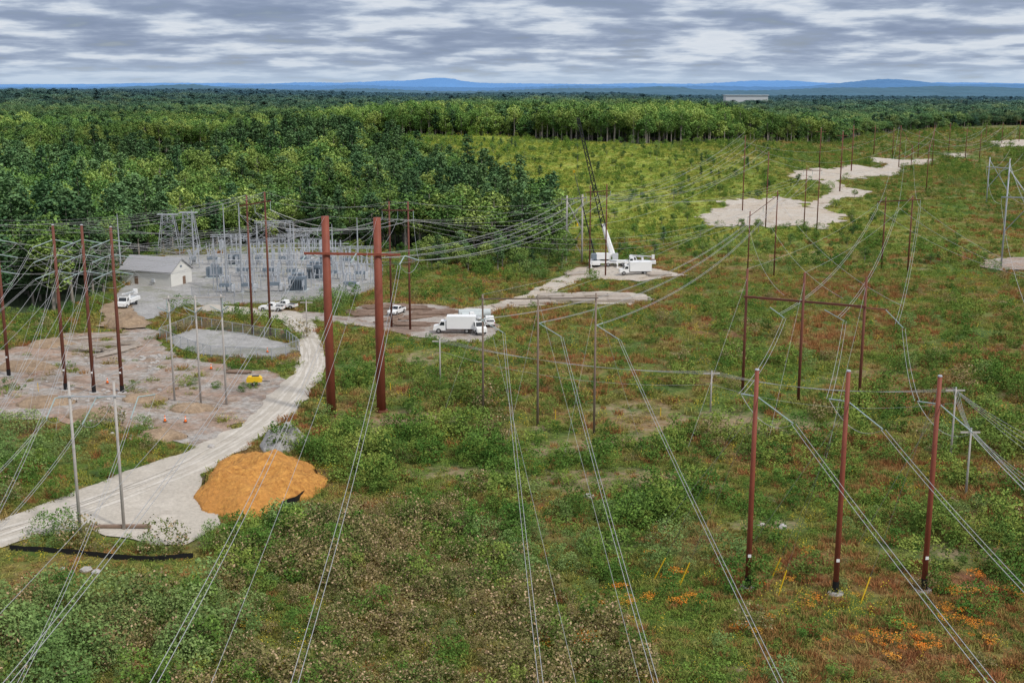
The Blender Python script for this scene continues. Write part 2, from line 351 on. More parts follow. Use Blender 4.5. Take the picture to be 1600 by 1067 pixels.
# ------------------------------------------------------------ foliage meshes
def quads(C,size,flat=0.0,asp=1.0):
    n=len(C); N=rng.normal(size=(n,3)); N[:,2]=np.abs(N[:,2])+flat; N/=np.linalg.norm(N,axis=1)[:,None]
    A=np.cross(N,rng.normal(size=(n,3))); A/=np.linalg.norm(A,axis=1)[:,None]; B=np.cross(N,A)
    s=(size*rng.uniform(0.6,1.3,n))[:,None]*0.5
    A=A*s; B=B*s*asp
    return np.stack([C-A*1.2,C-B,C+A*1.2,C+B],1).reshape(-1,3)
def leafmesh(name,V,mat):
    me=fastmesh(name,V,np.arange(len(V)).reshape(-1,4)); me.materials.append(mat); return me
def pine(seed,H=20,W=4.4,low=0.2):
    r=np.random.default_rng(seed); C=[]
    nb=int(60)
    tr=MB(); tr.tube([(0,0,-1),(0.1,0.05,H*0.5),(0.15,-0.05,H*0.95)],[0.32,0.2,0.04],7)
    for k in range(nb):
        t=low+(1-low)*((k+r.uniform(0,1))/nb); t=min(t,0.995)
        L=W*(1-t)**0.42*r.uniform(0.45,1.2)+0.3
        if t<low+0.12: L*=0.75
        az=r.uniform(0,6.283); d=np.array([math.cos(az),math.sin(az),0.22])
        if k%3==0 and L>1: tr.tube([(0.1,0,H*t-0.3),tuple(np.array([0.1,0,H*t-0.3])+d*L*0.8)],[0.07,0.02],4)
        m=max(2,int(L/0.9)+1)
        for q in range(m):
            p=np.array([0.1,0,H*t])+d*L*(0.25+0.75*(q+0.5)/m)
            C.append(p+r.normal(size=(9,3))*np.array([0.52,0.52,0.28]))
    C=np.concatenate(C)
    return tr.mesh("trunk",M_bark),leafmesh("crown",quads(C,0.66,1.0),M_pine)
def decid(seed,H=18,W=4.5,mat=None,low=0.25,leaf=0.56):
    r=np.random.default_rng(seed); C=[]
    tr=MB(); tr.tube([(0,0,-1),(r.uniform(-.3,.3),0.1,H*0.35),(0.2,r.uniform(-.4,.4),H*0.8)],[0.34,0.26,0.07],7)
    cz=H*(1+low)/2; hz=H*(1-low)/2
    for k in range(32):
        u=r.normal(size=3); u/=np.linalg.norm(u); rr=r.uniform(0.5,0.95)
        c=np.array([u[0]*W*rr,u[1]*W*rr,cz+u[2]*hz*rr*0.92])
        s=r.uniform(1.0,2.0)
        if k%3==0: tr.tube([(0.1,0,min(max(c[2]-2.5,H*0.25),H*0.7)),tuple(c)],[0.1,0.02],4)
        n=52; q=r.normal(size=(n,3)); q/=np.linalg.norm(q,axis=1)[:,None]; q*=r.uniform(0.8,1.03,(n,1))
        q[:,2]=q[:,2]*0.75
        C.append(c+q*s)
    return tr.mesh("trunk",M_bark),leafmesh("crown",quads(np.concatenate(C),leaf,0.8),mat or M_dec)
def shrub(seed,W=1.2,H=1.6,n=420,leaf=0.16,mat=None,clumps=14):
    r=np.random.default_rng(seed); C=[]
    for k in range(clumps):
        u=r.normal(size=3); u/=np.linalg.norm(u)
        c=np.array([u[0]*W*0.72,u[1]*W*0.72,H*0.48+u[2]*H*0.44]); s=r.uniform(0.2,0.44)*W
        q=r.normal(size=(n//clumps,3)); q/=np.linalg.norm(q,axis=1)[:,None]; q*=r.uniform(0.75,1.08,(len(q),1))
        C.append(c+q*s*np.array([1,1,0.9]))
    C=np.concatenate(C); C[:,2]=np.abs(C[:,2])
    return leafmesh("shrub",quads(C,leaf,0.45,0.8),mat or M_shrub)
def grasst(seed,n=60,R=0.6,H=0.6,mat=None,w=0.045):
    r=np.random.default_rng(seed); V=[]
    for k in range(n):
        a=r.uniform(0,6.283); d=R*math.sqrt(r.uniform()); b=np.array([d*math.cos(a),d*math.sin(a),-0.05])
        l=r.normal(size=2)*0.3; h=H*r.uniform(0.5,1.1); a2=r.uniform(0,6.283); s=np.array([math.cos(a2),math.sin(a2),0])*w
        tip=b+np.array([l[0],l[1],h])
        V+= [b-s,b+s,tip+s*0.5,tip-s*0.5]
    return leafmesh("grass",np.array(V),mat or M_grass)
def herb(seed,n=90,R=0.6,H=0.5,leaf=0.13,mat=None,top=0):
    r=np.random.default_rng(seed)
    a=r.uniform(0,6.283,n); d=R*np.sqrt(r.uniform(size=n)); z=H*r.uniform(0.1,1,n)*(1-0.5*(d/R)**2)
    C=np.stack([d*np.cos(a),d*np.sin(a),z],1)
    return leafmesh("herb",quads(C,leaf,0.7,0.6),mat or M_herb)
PINES=[pine(1),pine(2,23,4.0,0.25),pine(3,18,4.8,0.12),pine(4,21,3.8,0.2)]
DECS=[decid(5),decid(6,15,5.2,low=0.2),decid(7,20,4.6,low=0.34),decid(8,13,4.0,low=0.12)]
TREES=PINES+DECS
# ------------------------------------------------------------ scatter (stuff)
def scatter(name,P,rot,scl,var,srcs,label):
    me=bpy.data.meshes.new(name); me.vertices.add(len(P)); me.vertices.foreach_set('co',P.astype(np.float32).ravel())
    a=me.attributes.new('rz','FLOAT','POINT'); a.data.foreach_set('value',rot.astype(np.float32))
    a=me.attributes.new('sc','FLOAT_VECTOR','POINT'); a.data.foreach_set('vector',scl.astype(np.float32).ravel())
    a=me.attributes.new('vr','INT','POINT'); a.data.foreach_set('value',var.astype(np.int32))
    ob=mobj(name,me); tag(ob,label,None,None,"stuff")
    g=bpy.data.node_groups.new(name,'GeometryNodeTree')
    g.interface.new_socket(name="Geometry",in_out='INPUT',socket_type='NodeSocketGeometry')
    g.interface.new_socket(name="Geometry",in_out='OUTPUT',socket_type='NodeSocketGeometry')
    gi=g.nodes.new('NodeGroupInput'); go=g.nodes.new('NodeGroupOutput')
    def na(n,t):
        x=g.nodes.new('GeometryNodeInputNamedAttribute'); x.data_type=t; x.inputs['Name'].default_value=n
        return [o for o in x.outputs if o.enabled and o.name=='Attribute'][0]
    vr=na('vr','INT'); sc=na('sc','FLOAT_VECTOR')
    cx=g.nodes.new('ShaderNodeCombineXYZ'); g.links.new(na('rz','FLOAT'),cx.inputs[2])
    e2r=g.nodes.new('FunctionNodeEulerToRotation'); g.links.new(cx.outputs[0],e2r.inputs[0])
    fin=g.nodes.new('GeometryNodeJoinGeometry')
    for k,s in enumerate(srcs):
        j=g.nodes.new('GeometryNodeJoinGeometry')
        for q in s:
            oi=g.nodes.new('GeometryNodeObjectInfo'); oi.transform_space='ORIGINAL'; oi.inputs['Object'].default_value=q
            g.links.new(oi.outputs['Geometry'],j.inputs[0])
        cmp=g.nodes.new('FunctionNodeCompare'); cmp.data_type='INT'; cmp.operation='EQUAL'
        ai=[x for x in cmp.inputs if x.enabled and x.name=='A'][0]; bi=[x for x in cmp.inputs if x.enabled and x.name=='B'][0]
        g.links.new(vr,ai); bi.default_value=k
        ip=g.nodes.new('GeometryNodeInstanceOnPoints')
        g.links.new(cmp.outputs[0],ip.inputs['Selection'])
        g.links.new(j.outputs[0],ip.inputs['Instance']); g.links.new(gi.outputs[0],ip.inputs['Points'])
        g.links.new(e2r.outputs[0],ip.inputs['Rotation']); g.links.new(sc,ip.inputs['Scale'])
        g.links.new(ip.outputs[0],fin.inputs[0])
    g.links.new(fin.outputs[0],go.inputs[0])
    md=ob.modifiers.new("scatter",'NODES'); md.node_group=g
    return ob
def grid(y0,y1,sp,half=0.47,xpad=14):
    xm=half*y1+xpad
    gx,gy=np.meshgrid(np.arange(-xm,xm,sp),np.arange(y0,y1,sp)); gx=gx.ravel()+rng.uniform(-.45,.45,gx.size)*sp; gy=gy.ravel()+rng.uniform(-.45,.45,gy.size)*sp
    k=np.abs(gx)<half*gy+xpad; return gx[k],gy[k]
def clear(x,y):
    k=np.ones(x.shape,bool)
    for p in EXCL: k&=~pip(x,y,p)
    return k
T=[]
for (y0,y1,sp,sx,szc) in [(225,950,6.2,1.0,1.0),(950,1800,9.0,1.4,1.0),(1800,5200,26,2.8,1.05)]:
    x,y=grid(y0,y1,sp,0.47,16); k=~isopen(x,y)&clear(x,y)
    x,y=x[k],y[k]; s=rng.uniform(0.65,1.12,len(x))
    s*=np.where((y>690)&(y<1000)&(x>-140),1.12,1.0)
    s*=np.where((x>-70)&(x<40)&(y>400)&(y<640),0.86,1.0)
    s*=1+0.10*np.sin(x/37+1)*np.sin(y/51)
    T.append(np.stack([x,y,s**0.7*sx*rng.uniform(0.95,1.3,len(x)),s*szc],1))
T=np.concatenate(T)
pm=0.22+0.45*np.sin(T[:,0]/45+1.3)*np.sin(T[:,1]/60)+0.15*(T[:,0]<-60)-0.25*(T[:,1]>700)
isp=rng.uniform(size=len(T))<np.clip(pm,0.05,0.7)
T[:,3]*=np.where(isp&(T[:,1]<650),1.05,1.0)*np.where(isp&(T[:,1]>=650),0.85,1.0)
tv=np.where(isp,rng.integers(0,4,len(T)),rng.integers(4,8,len(T)))
tv=np.where((~isp)&(T[:,1]>680)&(T[:,1]<800)&(rng.uniform(size=len(T))<0.6),6,tv)
order=np.argsort(np.hypot(T[:,0],T[:,1]))
vis=np.abs(T[:,0])<0.45*T[:,1]
order=[i for i in order if vis[i]]
ind=order[:280]; rest=np.ones(len(T),bool); rest[ind]=False
seen={}
for i in ind:
    x,y,sx,sz=T[i]; v=int(tv[i]); isP=v<4
    loc=(x,y,float(gz(x,y))-0.1)
    if v in seen:
        r=dup(seen[v],loc,random.uniform(0,6.28),(sx,sx,sz))
    else:
        nm="pine_tree" if isP else "broadleaf_tree"
        r=thing(nm,loc,"tall dark green pine at the edge of the woods" if isP else "leafy green broadleaf tree in the woods","tree","trees at the edge of the woods")
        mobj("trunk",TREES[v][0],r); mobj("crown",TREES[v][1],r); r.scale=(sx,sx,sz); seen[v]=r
srcs=[[c for c in seen[v].children] for v in range(8)]
R=T[rest]; rv=tv[rest]
x,y=grid(345,760,8.5,0.46,8); k=isopen(x,y)&clear(x,y)&(x<150)&(rng.uniform(size=len(x))<0.4); x,y=x[k],y[k]
s=rng.uniform(0.10,0.30,len(x)); sap=np.stack([x,y,s*1.25,s],1)
x,y=grid(330,460,5,0.46,8); k=isopen(x,y)&clear(x,y)&(x<18)&(x>-30)&(rng.uniform(size=len(x))<0.6); x,y=x[k],y[k]
s=rng.uniform(0.15,0.55,len(x)); sap2=np.stack([x,y,s*1.3,s],1)
sap=np.concatenate([sap,sap2]); R=np.concatenate([R,sap]); rv=np.concatenate([rv,np.where(rng.uniform(size=len(sap))<0.12,rng.integers(0,4,len(sap)),rng.integers(4,8,len(sap)))])
P=np.stack([R[:,0],R[:,1],gz(R[:,0],R[:,1])-0.2],1)
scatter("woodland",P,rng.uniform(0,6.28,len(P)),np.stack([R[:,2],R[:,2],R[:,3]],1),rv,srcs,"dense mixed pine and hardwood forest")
# ------------------------------------------------------------ shrubs
SH=[shrub(21,1.5,2.0,560,0.18),shrub(22,1.9,2.1,680,0.18),shrub(23,1.25,2.9,560,0.18),shrub(24,2.2,3.4,980,0.20),
    shrub(25,1.9,2.6,820,0.17,M_willow,22),shrub(26,1.7,2.2,680,0.17,M_brush,20),shrub(27,2.1,2.7,860,0.17,M_brush,26)]
SHL=["leafy green shrub in the cleared corridor"]*4+["pale green willow shrub"]+["olive brown brush with tan seed heads"]*2
S=[]
for (y0,y1,sp) in [(88,135,2.2),(135,170,2.6),(170,330,3.4),(330,800,4.8),(800,1500,11)]:
    x,y=grid(y0,y1,sp); k=isopen(x,y)&clear(x,y)&(bare(x,y)<0.4)&~pip(x,y,CLR); x,y=x[k],y[k]
    dn=0.5+0.5*np.sin(x/13+2*np.sin(y/19))*np.sin(y/11+1.5*np.sin(x/17))
    fg=(x<7+5*np.sin(y/7))&(y<132-8*np.sin(x/9))
    p=0.13+0.6*dn**2
    p=np.where(fg,0.9,p)
    p=np.where(y>330,p+0.2,p)
    k=rng.uniform(size=len(x))<p; x,y,fg=x[k],y[k],fg[k]; dn=dn[k]
    s=(0.33+1.05*rng.uniform(size=len(x))**1.5)*(0.8+0.45*dn)*(1+0.8*(y>800))
    s=np.where(fg,s*0.9+0.25,s*1.0)
    will=(fg&(x<-29+6*np.sin(y/5)))|((np.sin(x/21+1)*np.sin(y/16)>0.75))
    v=np.where(will&(rng.uniform(size=len(x))<0.7),4,np.where(fg&(rng.uniform(size=len(x))<0.72),rng.integers(5,7,len(x)),rng.integers(0,4,len(x))))
    v=np.where((v<4)&(rng.uniform(size=len(x))<0.2)&(y<330),rng.integers(4,7,len(x)),v)
    S.append(np.stack([x,y,s,v],1))
ex=[]
for (u,v,n,w,sc,var) in [(520,720,30,5,1.3,-1),(475,715,8,2,1.0,-1),(1585,690,30,8,1.5,-1),(1565,620,20,8,1.3,-1),(1540,560,12,7,1.0,-1),(300,598,3,1,0.6,-1),(378,608,3,1,0.6,-1),(338,606,2,.6,0.5,-1),(400,574,4,2,.5,-1),(375,570,4,2,0.6,-1),(340,566,4,3,.6,-1),(1040,700,18,4,1.3,-1),(1240,740,18,5,1.3,-1),(1450,600,12,5,1.0,-1),(650,690,16,5,1.3,-1),(545,600,16,3,1.2,-1),(650,600,12,5,1.2,-1),(555,745,18,4,1.3,-1),(560,690,12,4,1.3,-1),(700,630,10,5,1.0,-1),(20,605,3,1,0.6,-1),(200,612,3,.8,0.6,-1),(105,575,2,1,0.6,-1),(1040,790,14,3.5,1.25,-1),(950,700,10,4,1.0,-1),(860,640,12,6,1.0,-1),(1350,720,12,5,1.0,-1),(1500,780,12,5,1.1,-1),(1560,850,14,5,1.1,-1),(1150,700,10,5,1.0,-1),(770,700,12,3.5,1.25,-1),(850,760,8,4,1.0,-1),(1120,780,8,4,1.1,-1),(1380,800,8,4,1.0,-1),(800,820,12,5,1.2,-1),(1000,860,10,5,1.1,-1),(700,800,14,5,1.2,-1),(600,860,14,5,1.2,-1),(240,980,14,5,1.1,4),(60,950,12,5,1.1,4),(20,720,20,5,1.2,4),(120,700,8,5,.9,4),(60,760,10,3,.8,-1),(230,720,6,3,.7,-1),(560,560,8,4,.9,-1),(520,520,8,5,.9,-1),(660,405,16,10,1.5,-1),(760,420,14,8,1.3,-1),(800,440,8,6,1.2,-1),(660,440,6,6,1.1,-1),(370,870,8,3,1.1,-1),(420,840,10,3,1.1,-1),(470,810,10,3,1.2,-1)]:
    g0=gp(u,v)
    for _ in range(n):
        ex.append((g0.x+random.gauss(0,w),g0.y+random.gauss(0,w*1.2),sc*random.uniform(0.5,1.2),random.randint(0,3) if var<0 else var))
S=np.concatenate(S+[np.array(ex,float)])
k=~pip(S[:,0],S[:,1],CLR)
for j in range(1,len(EXCL)): k&=~pip(S[:,0],S[:,1],EXCL[j])
mp=gp(405,757); k&=~((((S[:,0]-mp.x-1)/10)**2+((S[:,1]-mp.y+2)/14)**2)<1.0)
S=S[k]
sc_=S[:,2]/np.hypot(S[:,0],S[:,1]); inv=np.abs(S[:,0])<0.44*S[:,1]; sc_=np.where(inv&(S[:,1]>96),sc_,0)
so=np.argsort(-sc_)[:285]; rest=np.ones(len(S),bool); rest[so]=False
sh0={}
for i in so:
    x,y,s,v=S[i]; v=int(v)
    ob=mobj("shrub",SH[v],None,(x,y,float(gz(x,y))-0.1),random.uniform(0,6.28)); ob.scale=(s,s,s*random.uniform(0.85,1.15))
    tag(ob,SHL[v],"shrub","shrubs covering the corridor"); sh0.setdefault(v,ob)
for v in range(7):
    if v not in sh0:
        g0=gp(900,900+v*5); ob=mobj("shrub",SH[v],None,tuple(g0)); tag(ob,SHL[v],"shrub","shrubs covering the corridor"); sh0[v]=ob
R=S[rest]
scatter("brush_cover",np.stack([R[:,0],R[:,1],gz(R[:,0],R[:,1])-0.1],1),rng.uniform(0,6.28,len(R)),np.stack([R[:,2]]*3,1),R[:,3].astype(int),[[sh0[v]] for v in range(7)],"brush and young shrubs across the corridor")
osh=[shrub(41,0.6,0.6,90,0.12,M_orange,14),shrub(42,0.8,0.7,120,0.12,M_orange,16)]
for (u,v,n,w) in [(1495,935,6,1.1),(1508,968,8,1.5),(1540,1000,6,1.3),(908,998,9,1.3),(1068,945,6,0.9),(975,945,6,1.0),(1004,940,3,.7),(1400,1010,11,2.4),(1370,1004,7,1.6),(985,978,3,.9),(1020,870,3,.8),(1260,870,2,.5),(1560,930,4,.9),(1050,905,4,.7),(965,925,2,.5),(1525,905,4,.8),(1150,990,3,.6),(1440,1000,6,1.7),(850,1010,3,.7),(1250,960,4,2.5),(1180,920,3,2)]:
    g0=gp(u,v)
    for _ in range(n):
        x,y=g0.x+random.gauss(0,w),g0.y+random.gauss(0,w*0.8)
        ob=mobj("orange_shrub",random.choice(osh),None,(x,y,float(gz(x,y))+0.5),random.uniform(0,6)); s=random.uniform(0.45,1.0); ob.scale=(s*1.2,s*1.2,s*0.8)
        tag(ob,"low shrub with orange autumn leaves","shrub","orange shrubs in the grass")
GC=[(grasst(51),"grass_tuft"),(grasst(52,70,0.7,0.45),"grass_tuft"),(herb(53),"leafy_plant"),(herb(54,110,0.75,0.8,0.14),"leafy_plant"),(herb(55,80,0.5,0.9,0.1,M_gold),"goldenrod_plant"),(herb(56,80,0.6,0.4,0.12,M_red),"fern_plant"),(grasst(57,60,0.6,0.7,M_red,0.035),"fern_plant")]
gsrc=[]
for k,(me,nm) in enumerate(GC):
    p=gp(700+60*k,930); ob=mobj(nm,me,None,tuple(p)); tag(ob,{"grass_tuft":"tuft of olive grass in the corridor","leafy_plant":"low leafy green plant","goldenrod_plant":"yellow flowering goldenrod plant","fern_plant":"reddish brown dying fern"}[nm],"plant"); gsrc.append([ob])
G=[]
for (y0,y1,sp,sc) in [(88,165,0.8,1.0),(165,330,1.4,1.4),(330,760,2.7,2.2),(760,1500,8,4.0)]:
    x,y=grid(y0,y1,sp,0.45,8); k=isopen(x,y); x,y=x[k],y[k]
    inpad=~clear(x,y)
    weeds=(np.sin(x*0.45+1.7*np.sin(y*0.3))*np.sin(y*0.29+x*0.2)>0.5)&(rng.uniform(size=len(x))<0.4)
    for j in (1,2,3,4,6,7,8,9,10,11,12,13): weeds&=~pip(x,y,EXCL[j])
    k=(~inpad)|weeds; x,y=x[k],y[k]
    bp=np.sin(x/8.0+np.sin(y/5.0)*1.4)*np.sin(y/6.5+np.sin(x/9)*1.2)>0.78
    k=~((bp|(bare(x,y)>0.35))&(rng.uniform(size=len(x))<0.75)); x,y=x[k],y[k]
    n=len(x); w=np.sin(x/12+1.7*np.sin(y/23))*np.sin(y/15+1.2*np.sin(x/31)); u=rng.uniform(size=n)
    right=ss(-20,60,x)
    v=np.where(u<0.32+0.22*w,rng.integers(0,2,n),np.where(u<0.76,rng.integers(2,4,n),np.where(u<0.87,4,rng.integers(5,7,n))))
    v=np.where((w>0.2)&(y<460)&(rng.uniform(size=n)<0.5*right+0.2),rng.integers(5,7,n),v)
    w2=np.sin(x/7+2*np.sin(y/9)+4)*np.sin(y/8+1.5*np.sin(x/11))
    v=np.where((w2>0.5)&(y<330)&(rng.uniform(size=n)<0.45),4,v)
    v=np.where((y>400)&(x<150)&(v>=5),0,v)
    s=sc*rng.uniform(0.5,1.4,n)
    G.append(np.stack([x,y,s,v],1))
G=np.concatenate(G); print("cover",len(G),"trees",len(T),"shrubs",len(S))
zs=np.where(G[:,1]>330,0.6,0.9)*np.where(pip(G[:,0],G[:,1],CLR),0.45,1.0)
scatter("ground_cover",np.stack([G[:,0],G[:,1],gz(G[:,0],G[:,1])-0.03],1),rng.uniform(0,6.28,len(G)),np.stack([G[:,2],G[:,2],G[:,2]*zs],1),G[:,3].astype(int),gsrc,"grasses, ferns and wildflowers covering the ground")
# ------------------------------------------------------------ far hills
def ridge(name,Yd,base,hills,mat,label,amp,seed,n=700,depth=2000):
    us=np.linspace(-250,1850,n); mb=MB(); r=np.random.default_rng(seed)
    tops=np.full(n,base,float)
    for (hu,hh,hw) in hills: tops-=hh*np.exp(-((us-hu)/hw)**2)
    for q in range(16):
        hu=r.uniform(-250,1850); hw=r.uniform(35,130); tops-=amp*r.uniform(0.3,1)*np.exp(-((us-hu)/hw)**2)
    tops+=0.12*amp*r.normal(size=n)
    for k,u in enumerate(us):
        p=pt(u,tops[k],Yd)
        for f,dy in ((-0.0,-depth),(0.6,-depth*0.5),(0.92,-depth*0.15),(1.0,0),(0.6,depth*0.5),(0,depth)):
            mb.v.append((p.x,Yd+dy,-20+(p.z+20)*f))
    for k in range(n-1):
        for j in range(5):
            a=k*6+j; mb.f.append((a,a+6,a+7,a+1))
    tag(mb.obj(name,mat,None,smooth=True),label,None,None,"structure")
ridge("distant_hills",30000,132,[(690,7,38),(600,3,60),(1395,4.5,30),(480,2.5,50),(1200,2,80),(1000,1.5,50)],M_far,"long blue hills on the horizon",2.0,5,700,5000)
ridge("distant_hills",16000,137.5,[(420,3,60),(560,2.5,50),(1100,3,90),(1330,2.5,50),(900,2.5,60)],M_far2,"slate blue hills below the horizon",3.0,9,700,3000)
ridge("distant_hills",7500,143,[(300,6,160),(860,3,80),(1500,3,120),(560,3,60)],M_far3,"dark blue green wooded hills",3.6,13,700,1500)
# ------------------------------------------------------------ wires
wire_n=[0]
def wire(A,B,sag=2.0,r=0.030,mat=None,label="thin conductor strung between poles",n=22,group="overhead power lines"):
    A=Vector(A);B=Vector(B); pts=[]
    for i in range(n+1):
        t=i/n; p=A.lerp(B,t); p.z-=4*sag*t*(1-t); pts.append(p-A)
    mb=MB(); mb.tube(pts,r,4,False); ob=mb.obj("power_line_wire",mat or M_wire,None,tuple(A),smooth=True)
    tag(ob,label,"wire",group); wire_n[0]+=1
def twin(A,B,sag=2.0,gap=0.23,**k):
    d=(Vector(B)-Vector(A)); s=Vector((d.y,-d.x,0)).normalized()*gap
    wire(A+s,B+s,sag,**k); wire(A-s,B-s,sag,**k)
def to_cam(A,px,z,tw=True,k=1.9,gap=0.21,r=0.026,**kw):
    M=ptz(px[0],px[1],z); E=A+(M-A)*k; E.z=A.z; t=1/k
    sag=(A.z-M.z)/(4*t*(1-t))
    (twin if tw else wire)(A,E,sag,**({'gap':gap} if tw else {}),n=40,r=r,label="long bright conductor sagging over the brush",**kw)
def insul(parent,a,b,off,r=0.08,mat=None):
    a=Vector(a)-off; b=Vector(b)-off; L=(b-a).length; n=max(4,int(L/0.2)); pts=[];rs=[]
    for i in range(n+1):
        for q,rr in((0,0.035),(0.35,r),(0.6,r*0.9)):
            t=(i+q)/(n+1); pts.append(a.lerp(b,t)); rs.append(rr)
    MB().tube(pts,rs,7).obj("insulator",mat or M_glass,parent)
# ------------------------------------------------------------ pole structures
def single(px,vt,r0,r1,mat,label,base=False,arms=(),name="utility_pole",group="tall poles in the corridor",ins=True):
    g=gp(*px); H=ztop(g,vt)-g.z
    r=thing(name,tuple(g),label,"power pole",group)
    MB().tube([(0,0,-0.5),(0,0,H*0.5),(0,0,H)],[r0,(r0+r1)/2,r1],12).obj("pole",mat,r,smooth=True)
    MB().cyl((0,0,H+0.002),(0,0,H+0.12),r1*1.15,r1*0.9,12).obj("pole_cap",M_galv,r)
    if base:
        MB().cyl((0,0,-0.3),(0,0,1.3),r0*1.12,r0*1.1,12).obj("base_sleeve",M_black,r)
        mb=MB(); mb.cyl((0,0,-0.2),(0,0,0.18),1.0,0.75,9); mb.obj("footing",M_rock,r)
        MB().box((0,-r0-0.02,3.6),(0.32,0.03,0.32)).obj("pole_sign",M_white,r)
    att=[]
    for (dz,x0,x1) in arms:
        MB().box(((x0+x1)/2,r1+0.1,H-dz),(x1-x0,0.16,0.2)).obj("crossarm",mat,r)
        for x in (x0+0.1,x1-0.1):
            if ins: insul(r,g+Vector((x,r1+0.1,H-dz-0.1)),g+Vector((x,r1+0.1,H-dz-1.5)),g)
            att.append(g+Vector((x,r1+0.1,H-dz-1.5)))
    return r,g,H,att
def frame(poles,r0,r1,mat,label,arms=((1.0,2.5),),tpos=(0,0.5,1),hang=2.0,brace=False,name="transmission_pylon",base=False,group="multi pole pylons in the corridor",armt=0.35,imat=None,armmat=None,bt=0.09):
    G=[gp(u,v) for u,v,_ in poles]; Hs=[ztop(g,p[2])-g.z for g,p in zip(G,poles)]
    c=sum(G,Vector())/len(G); c.z=min(g.z for g in G)
    r=thing(name,tuple(c),label,"power pole",group)
    for g,H in zip(G,Hs):
        l=g-c
        MB().tube([l+Vector((0,0,-0.5)),l+Vector((0,0,H*0.5)),l+Vector((0,0,H))],[r0,(r0+r1)/2,r1],14).obj("pole",mat,r,smooth=True)
        if base: MB().cyl(l+Vector((0,0,-0.3)),l+Vector((0,0,1.4)),r0*1.12,r0*1.1,14).obj("base_sleeve",M_black,r)
    a=G[0]+Vector((0,0,Hs[0])); b=G[-1]+Vector((0,0,Hs[-1])); d=(b-a); dn=d.normalized(); att=[]
    nrm=Vector((-dn.y,dn.x,0))
    for j,(dz,ext) in enumerate(arms):
        o=Vector((0,0,-dz)); A=a-dn*ext+o; B=b+dn*ext+o
        off=-nrm*(r1+armt*0.5)
        mb=MB(); R=Matrix((dn,nrm,dn.cross(nrm))).transposed()
        mb.box((A+B)/2-c+off,((B-A).length,armt,armt*1.1),tilt=R); mb.obj("crossarm",armmat or mat,r)
        if j==0:
            for t in tpos:
                p=A.lerp(B,t)+off
                if hang>0:
                    insul(r,p-Vector((0,0,armt*0.5)),p-Vector((0,0,hang)),c,mat=imat)
                att.append(p-Vector((0,0,hang)))
    if brace:
        for i in range(len(G)-1):
            g,h=G[i]-c,G[i+1]-c; H=min(Hs)
            for (p,q) in brace:
                mb=MB(); mb.cyl(g+Vector((0,0,H*p)),h+Vector((0,0,H*q)),bt,bt,5); mb.cyl(g+Vector((0,0.25,H*q)),h+Vector((0,0.25,H*p)),bt,bt,5); mb.obj("cross_brace",mat,r)
    tops=[g+Vector((0,0,H)) for g,H in zip(G,Hs)]
    return r,c,att,tops
def guy(root,g,zt,px,guard=True,c=None,r=0.018):
    c=c or g; e=gp(*px); a=Vector((g.x,g.y,zt))-c; MB().tube([a,e-c],r,4).obj("guy_wire",M_wired if guard else M_wire,root)
    if guard:
        d=(a-(e-c)).normalized()
        MB().cyl(e-c,e-c+d*2.8,0.065,0.065,6).obj("guy_guard",M_yellow,root)
Aend=[]
for (u,v,vt,su,sv,eu,ev,bu,bv) in [(1168,918,578,1187,620,1240,662,1550,1067),(1305,926,580,1327,628,1380,671,1600,920),(1443,922,588,1468,632,1520,676,1640,800)]:
    r,g,H,_=single((u,v),vt,0.30,0.21,M_steelred,"tall rust red steel pole with black base in the brush",base=True,name="steel_pole",group="three rust red steel dead end poles")
    zs0=ztop(g,sv); S0=Vector((g.x,g.y,zs0)); E=pt(eu,ev,g.y-4.0)
    insul(r,S0+Vector((0.2,-0.2,0)),E,g,0.075)
    E2=S0+Vector((-0.8,3.5,-0.6)); insul(r,S0+Vector((0,0.25,0)),E2,g,0.075)
    pts=[E+(E2-E)*(i/12)+Vector((0,0,-1.6*4*(i/12)*(1-i/12))) for i in range(13)]
    MB().tube([p-g for p in pts],0.026,4,False).obj("jumper_wire",M_wire,r)
    to_cam(E,(bu,bv),17.5,k=2.2)
    Aend.append(E2)
    for (gu,gv,tv_) in {1168:[(1022,905,600),(1062,915,640)],1305:[(1216,930,600),(1205,905,640)],1443:[(1345,942,600)]}[u]:
        guy(r,g,ztop(g,tv_),(gu,gv))
    guy(r,g,ztop(g,640),{1168:(1020,842),1305:(1175,850),1443:(1340,850)}[u],False)
rB,cB,_,tB=frame([(1160,614,420),(1247,628,426),(1341,642,433)],0.26,0.19,M_steelbrown,"three brown poles with one long crossarm",arms=((4.6,0.3),),tpos=(),hang=0,armt=0.3)
aB=[]
for (u1,v1,u2,v2) in [(1203,480,1226,497),(1288,484,1320,502),(1384,484,1412,513)]:
    Yb=cB.y-0.5; a=pt(u1,v1,Yb); b=pt(u2,v2,Yb-3); insul(rB,a,b,cB,0.085); aB.append(b)
a=pt(1338,480,cB.y-0.4); b=pt(1388,484,cB.y-0.4); MB().tube([a-cB,b-cB],0.15,4).obj("crossarm_extension",M_steelbrown,rB)
for a,b in zip(aB,Aend): twin(a,b,1.2,r=0.026)
for (t_,px_) in [(0,(1075,700)),(1,(1200,690)),(2,(1290,720))]: guy(rB,tB[t_],tB[t_].z-1.5,px_,False,cB)
rC,cC,_,tC=frame([(518,650,338),(596,643,340)],0.74,0.58,M_steelred,"pair of very thick rust red steel poles with crossarm",arms=((5.6,3.4),),tpos=(),hang=0,base=False,armt=0.32,group="thick rust red steel frame")
for gx in ((518,650),(596,643)):
    p=gp(*gx)-cC; MB().cyl(p+Vector((0,0,-0.2)),p+Vector((0,0,0.35)),1.05,1.0,16).obj("base_flange",M_steelbrown,rC)
aC=[]
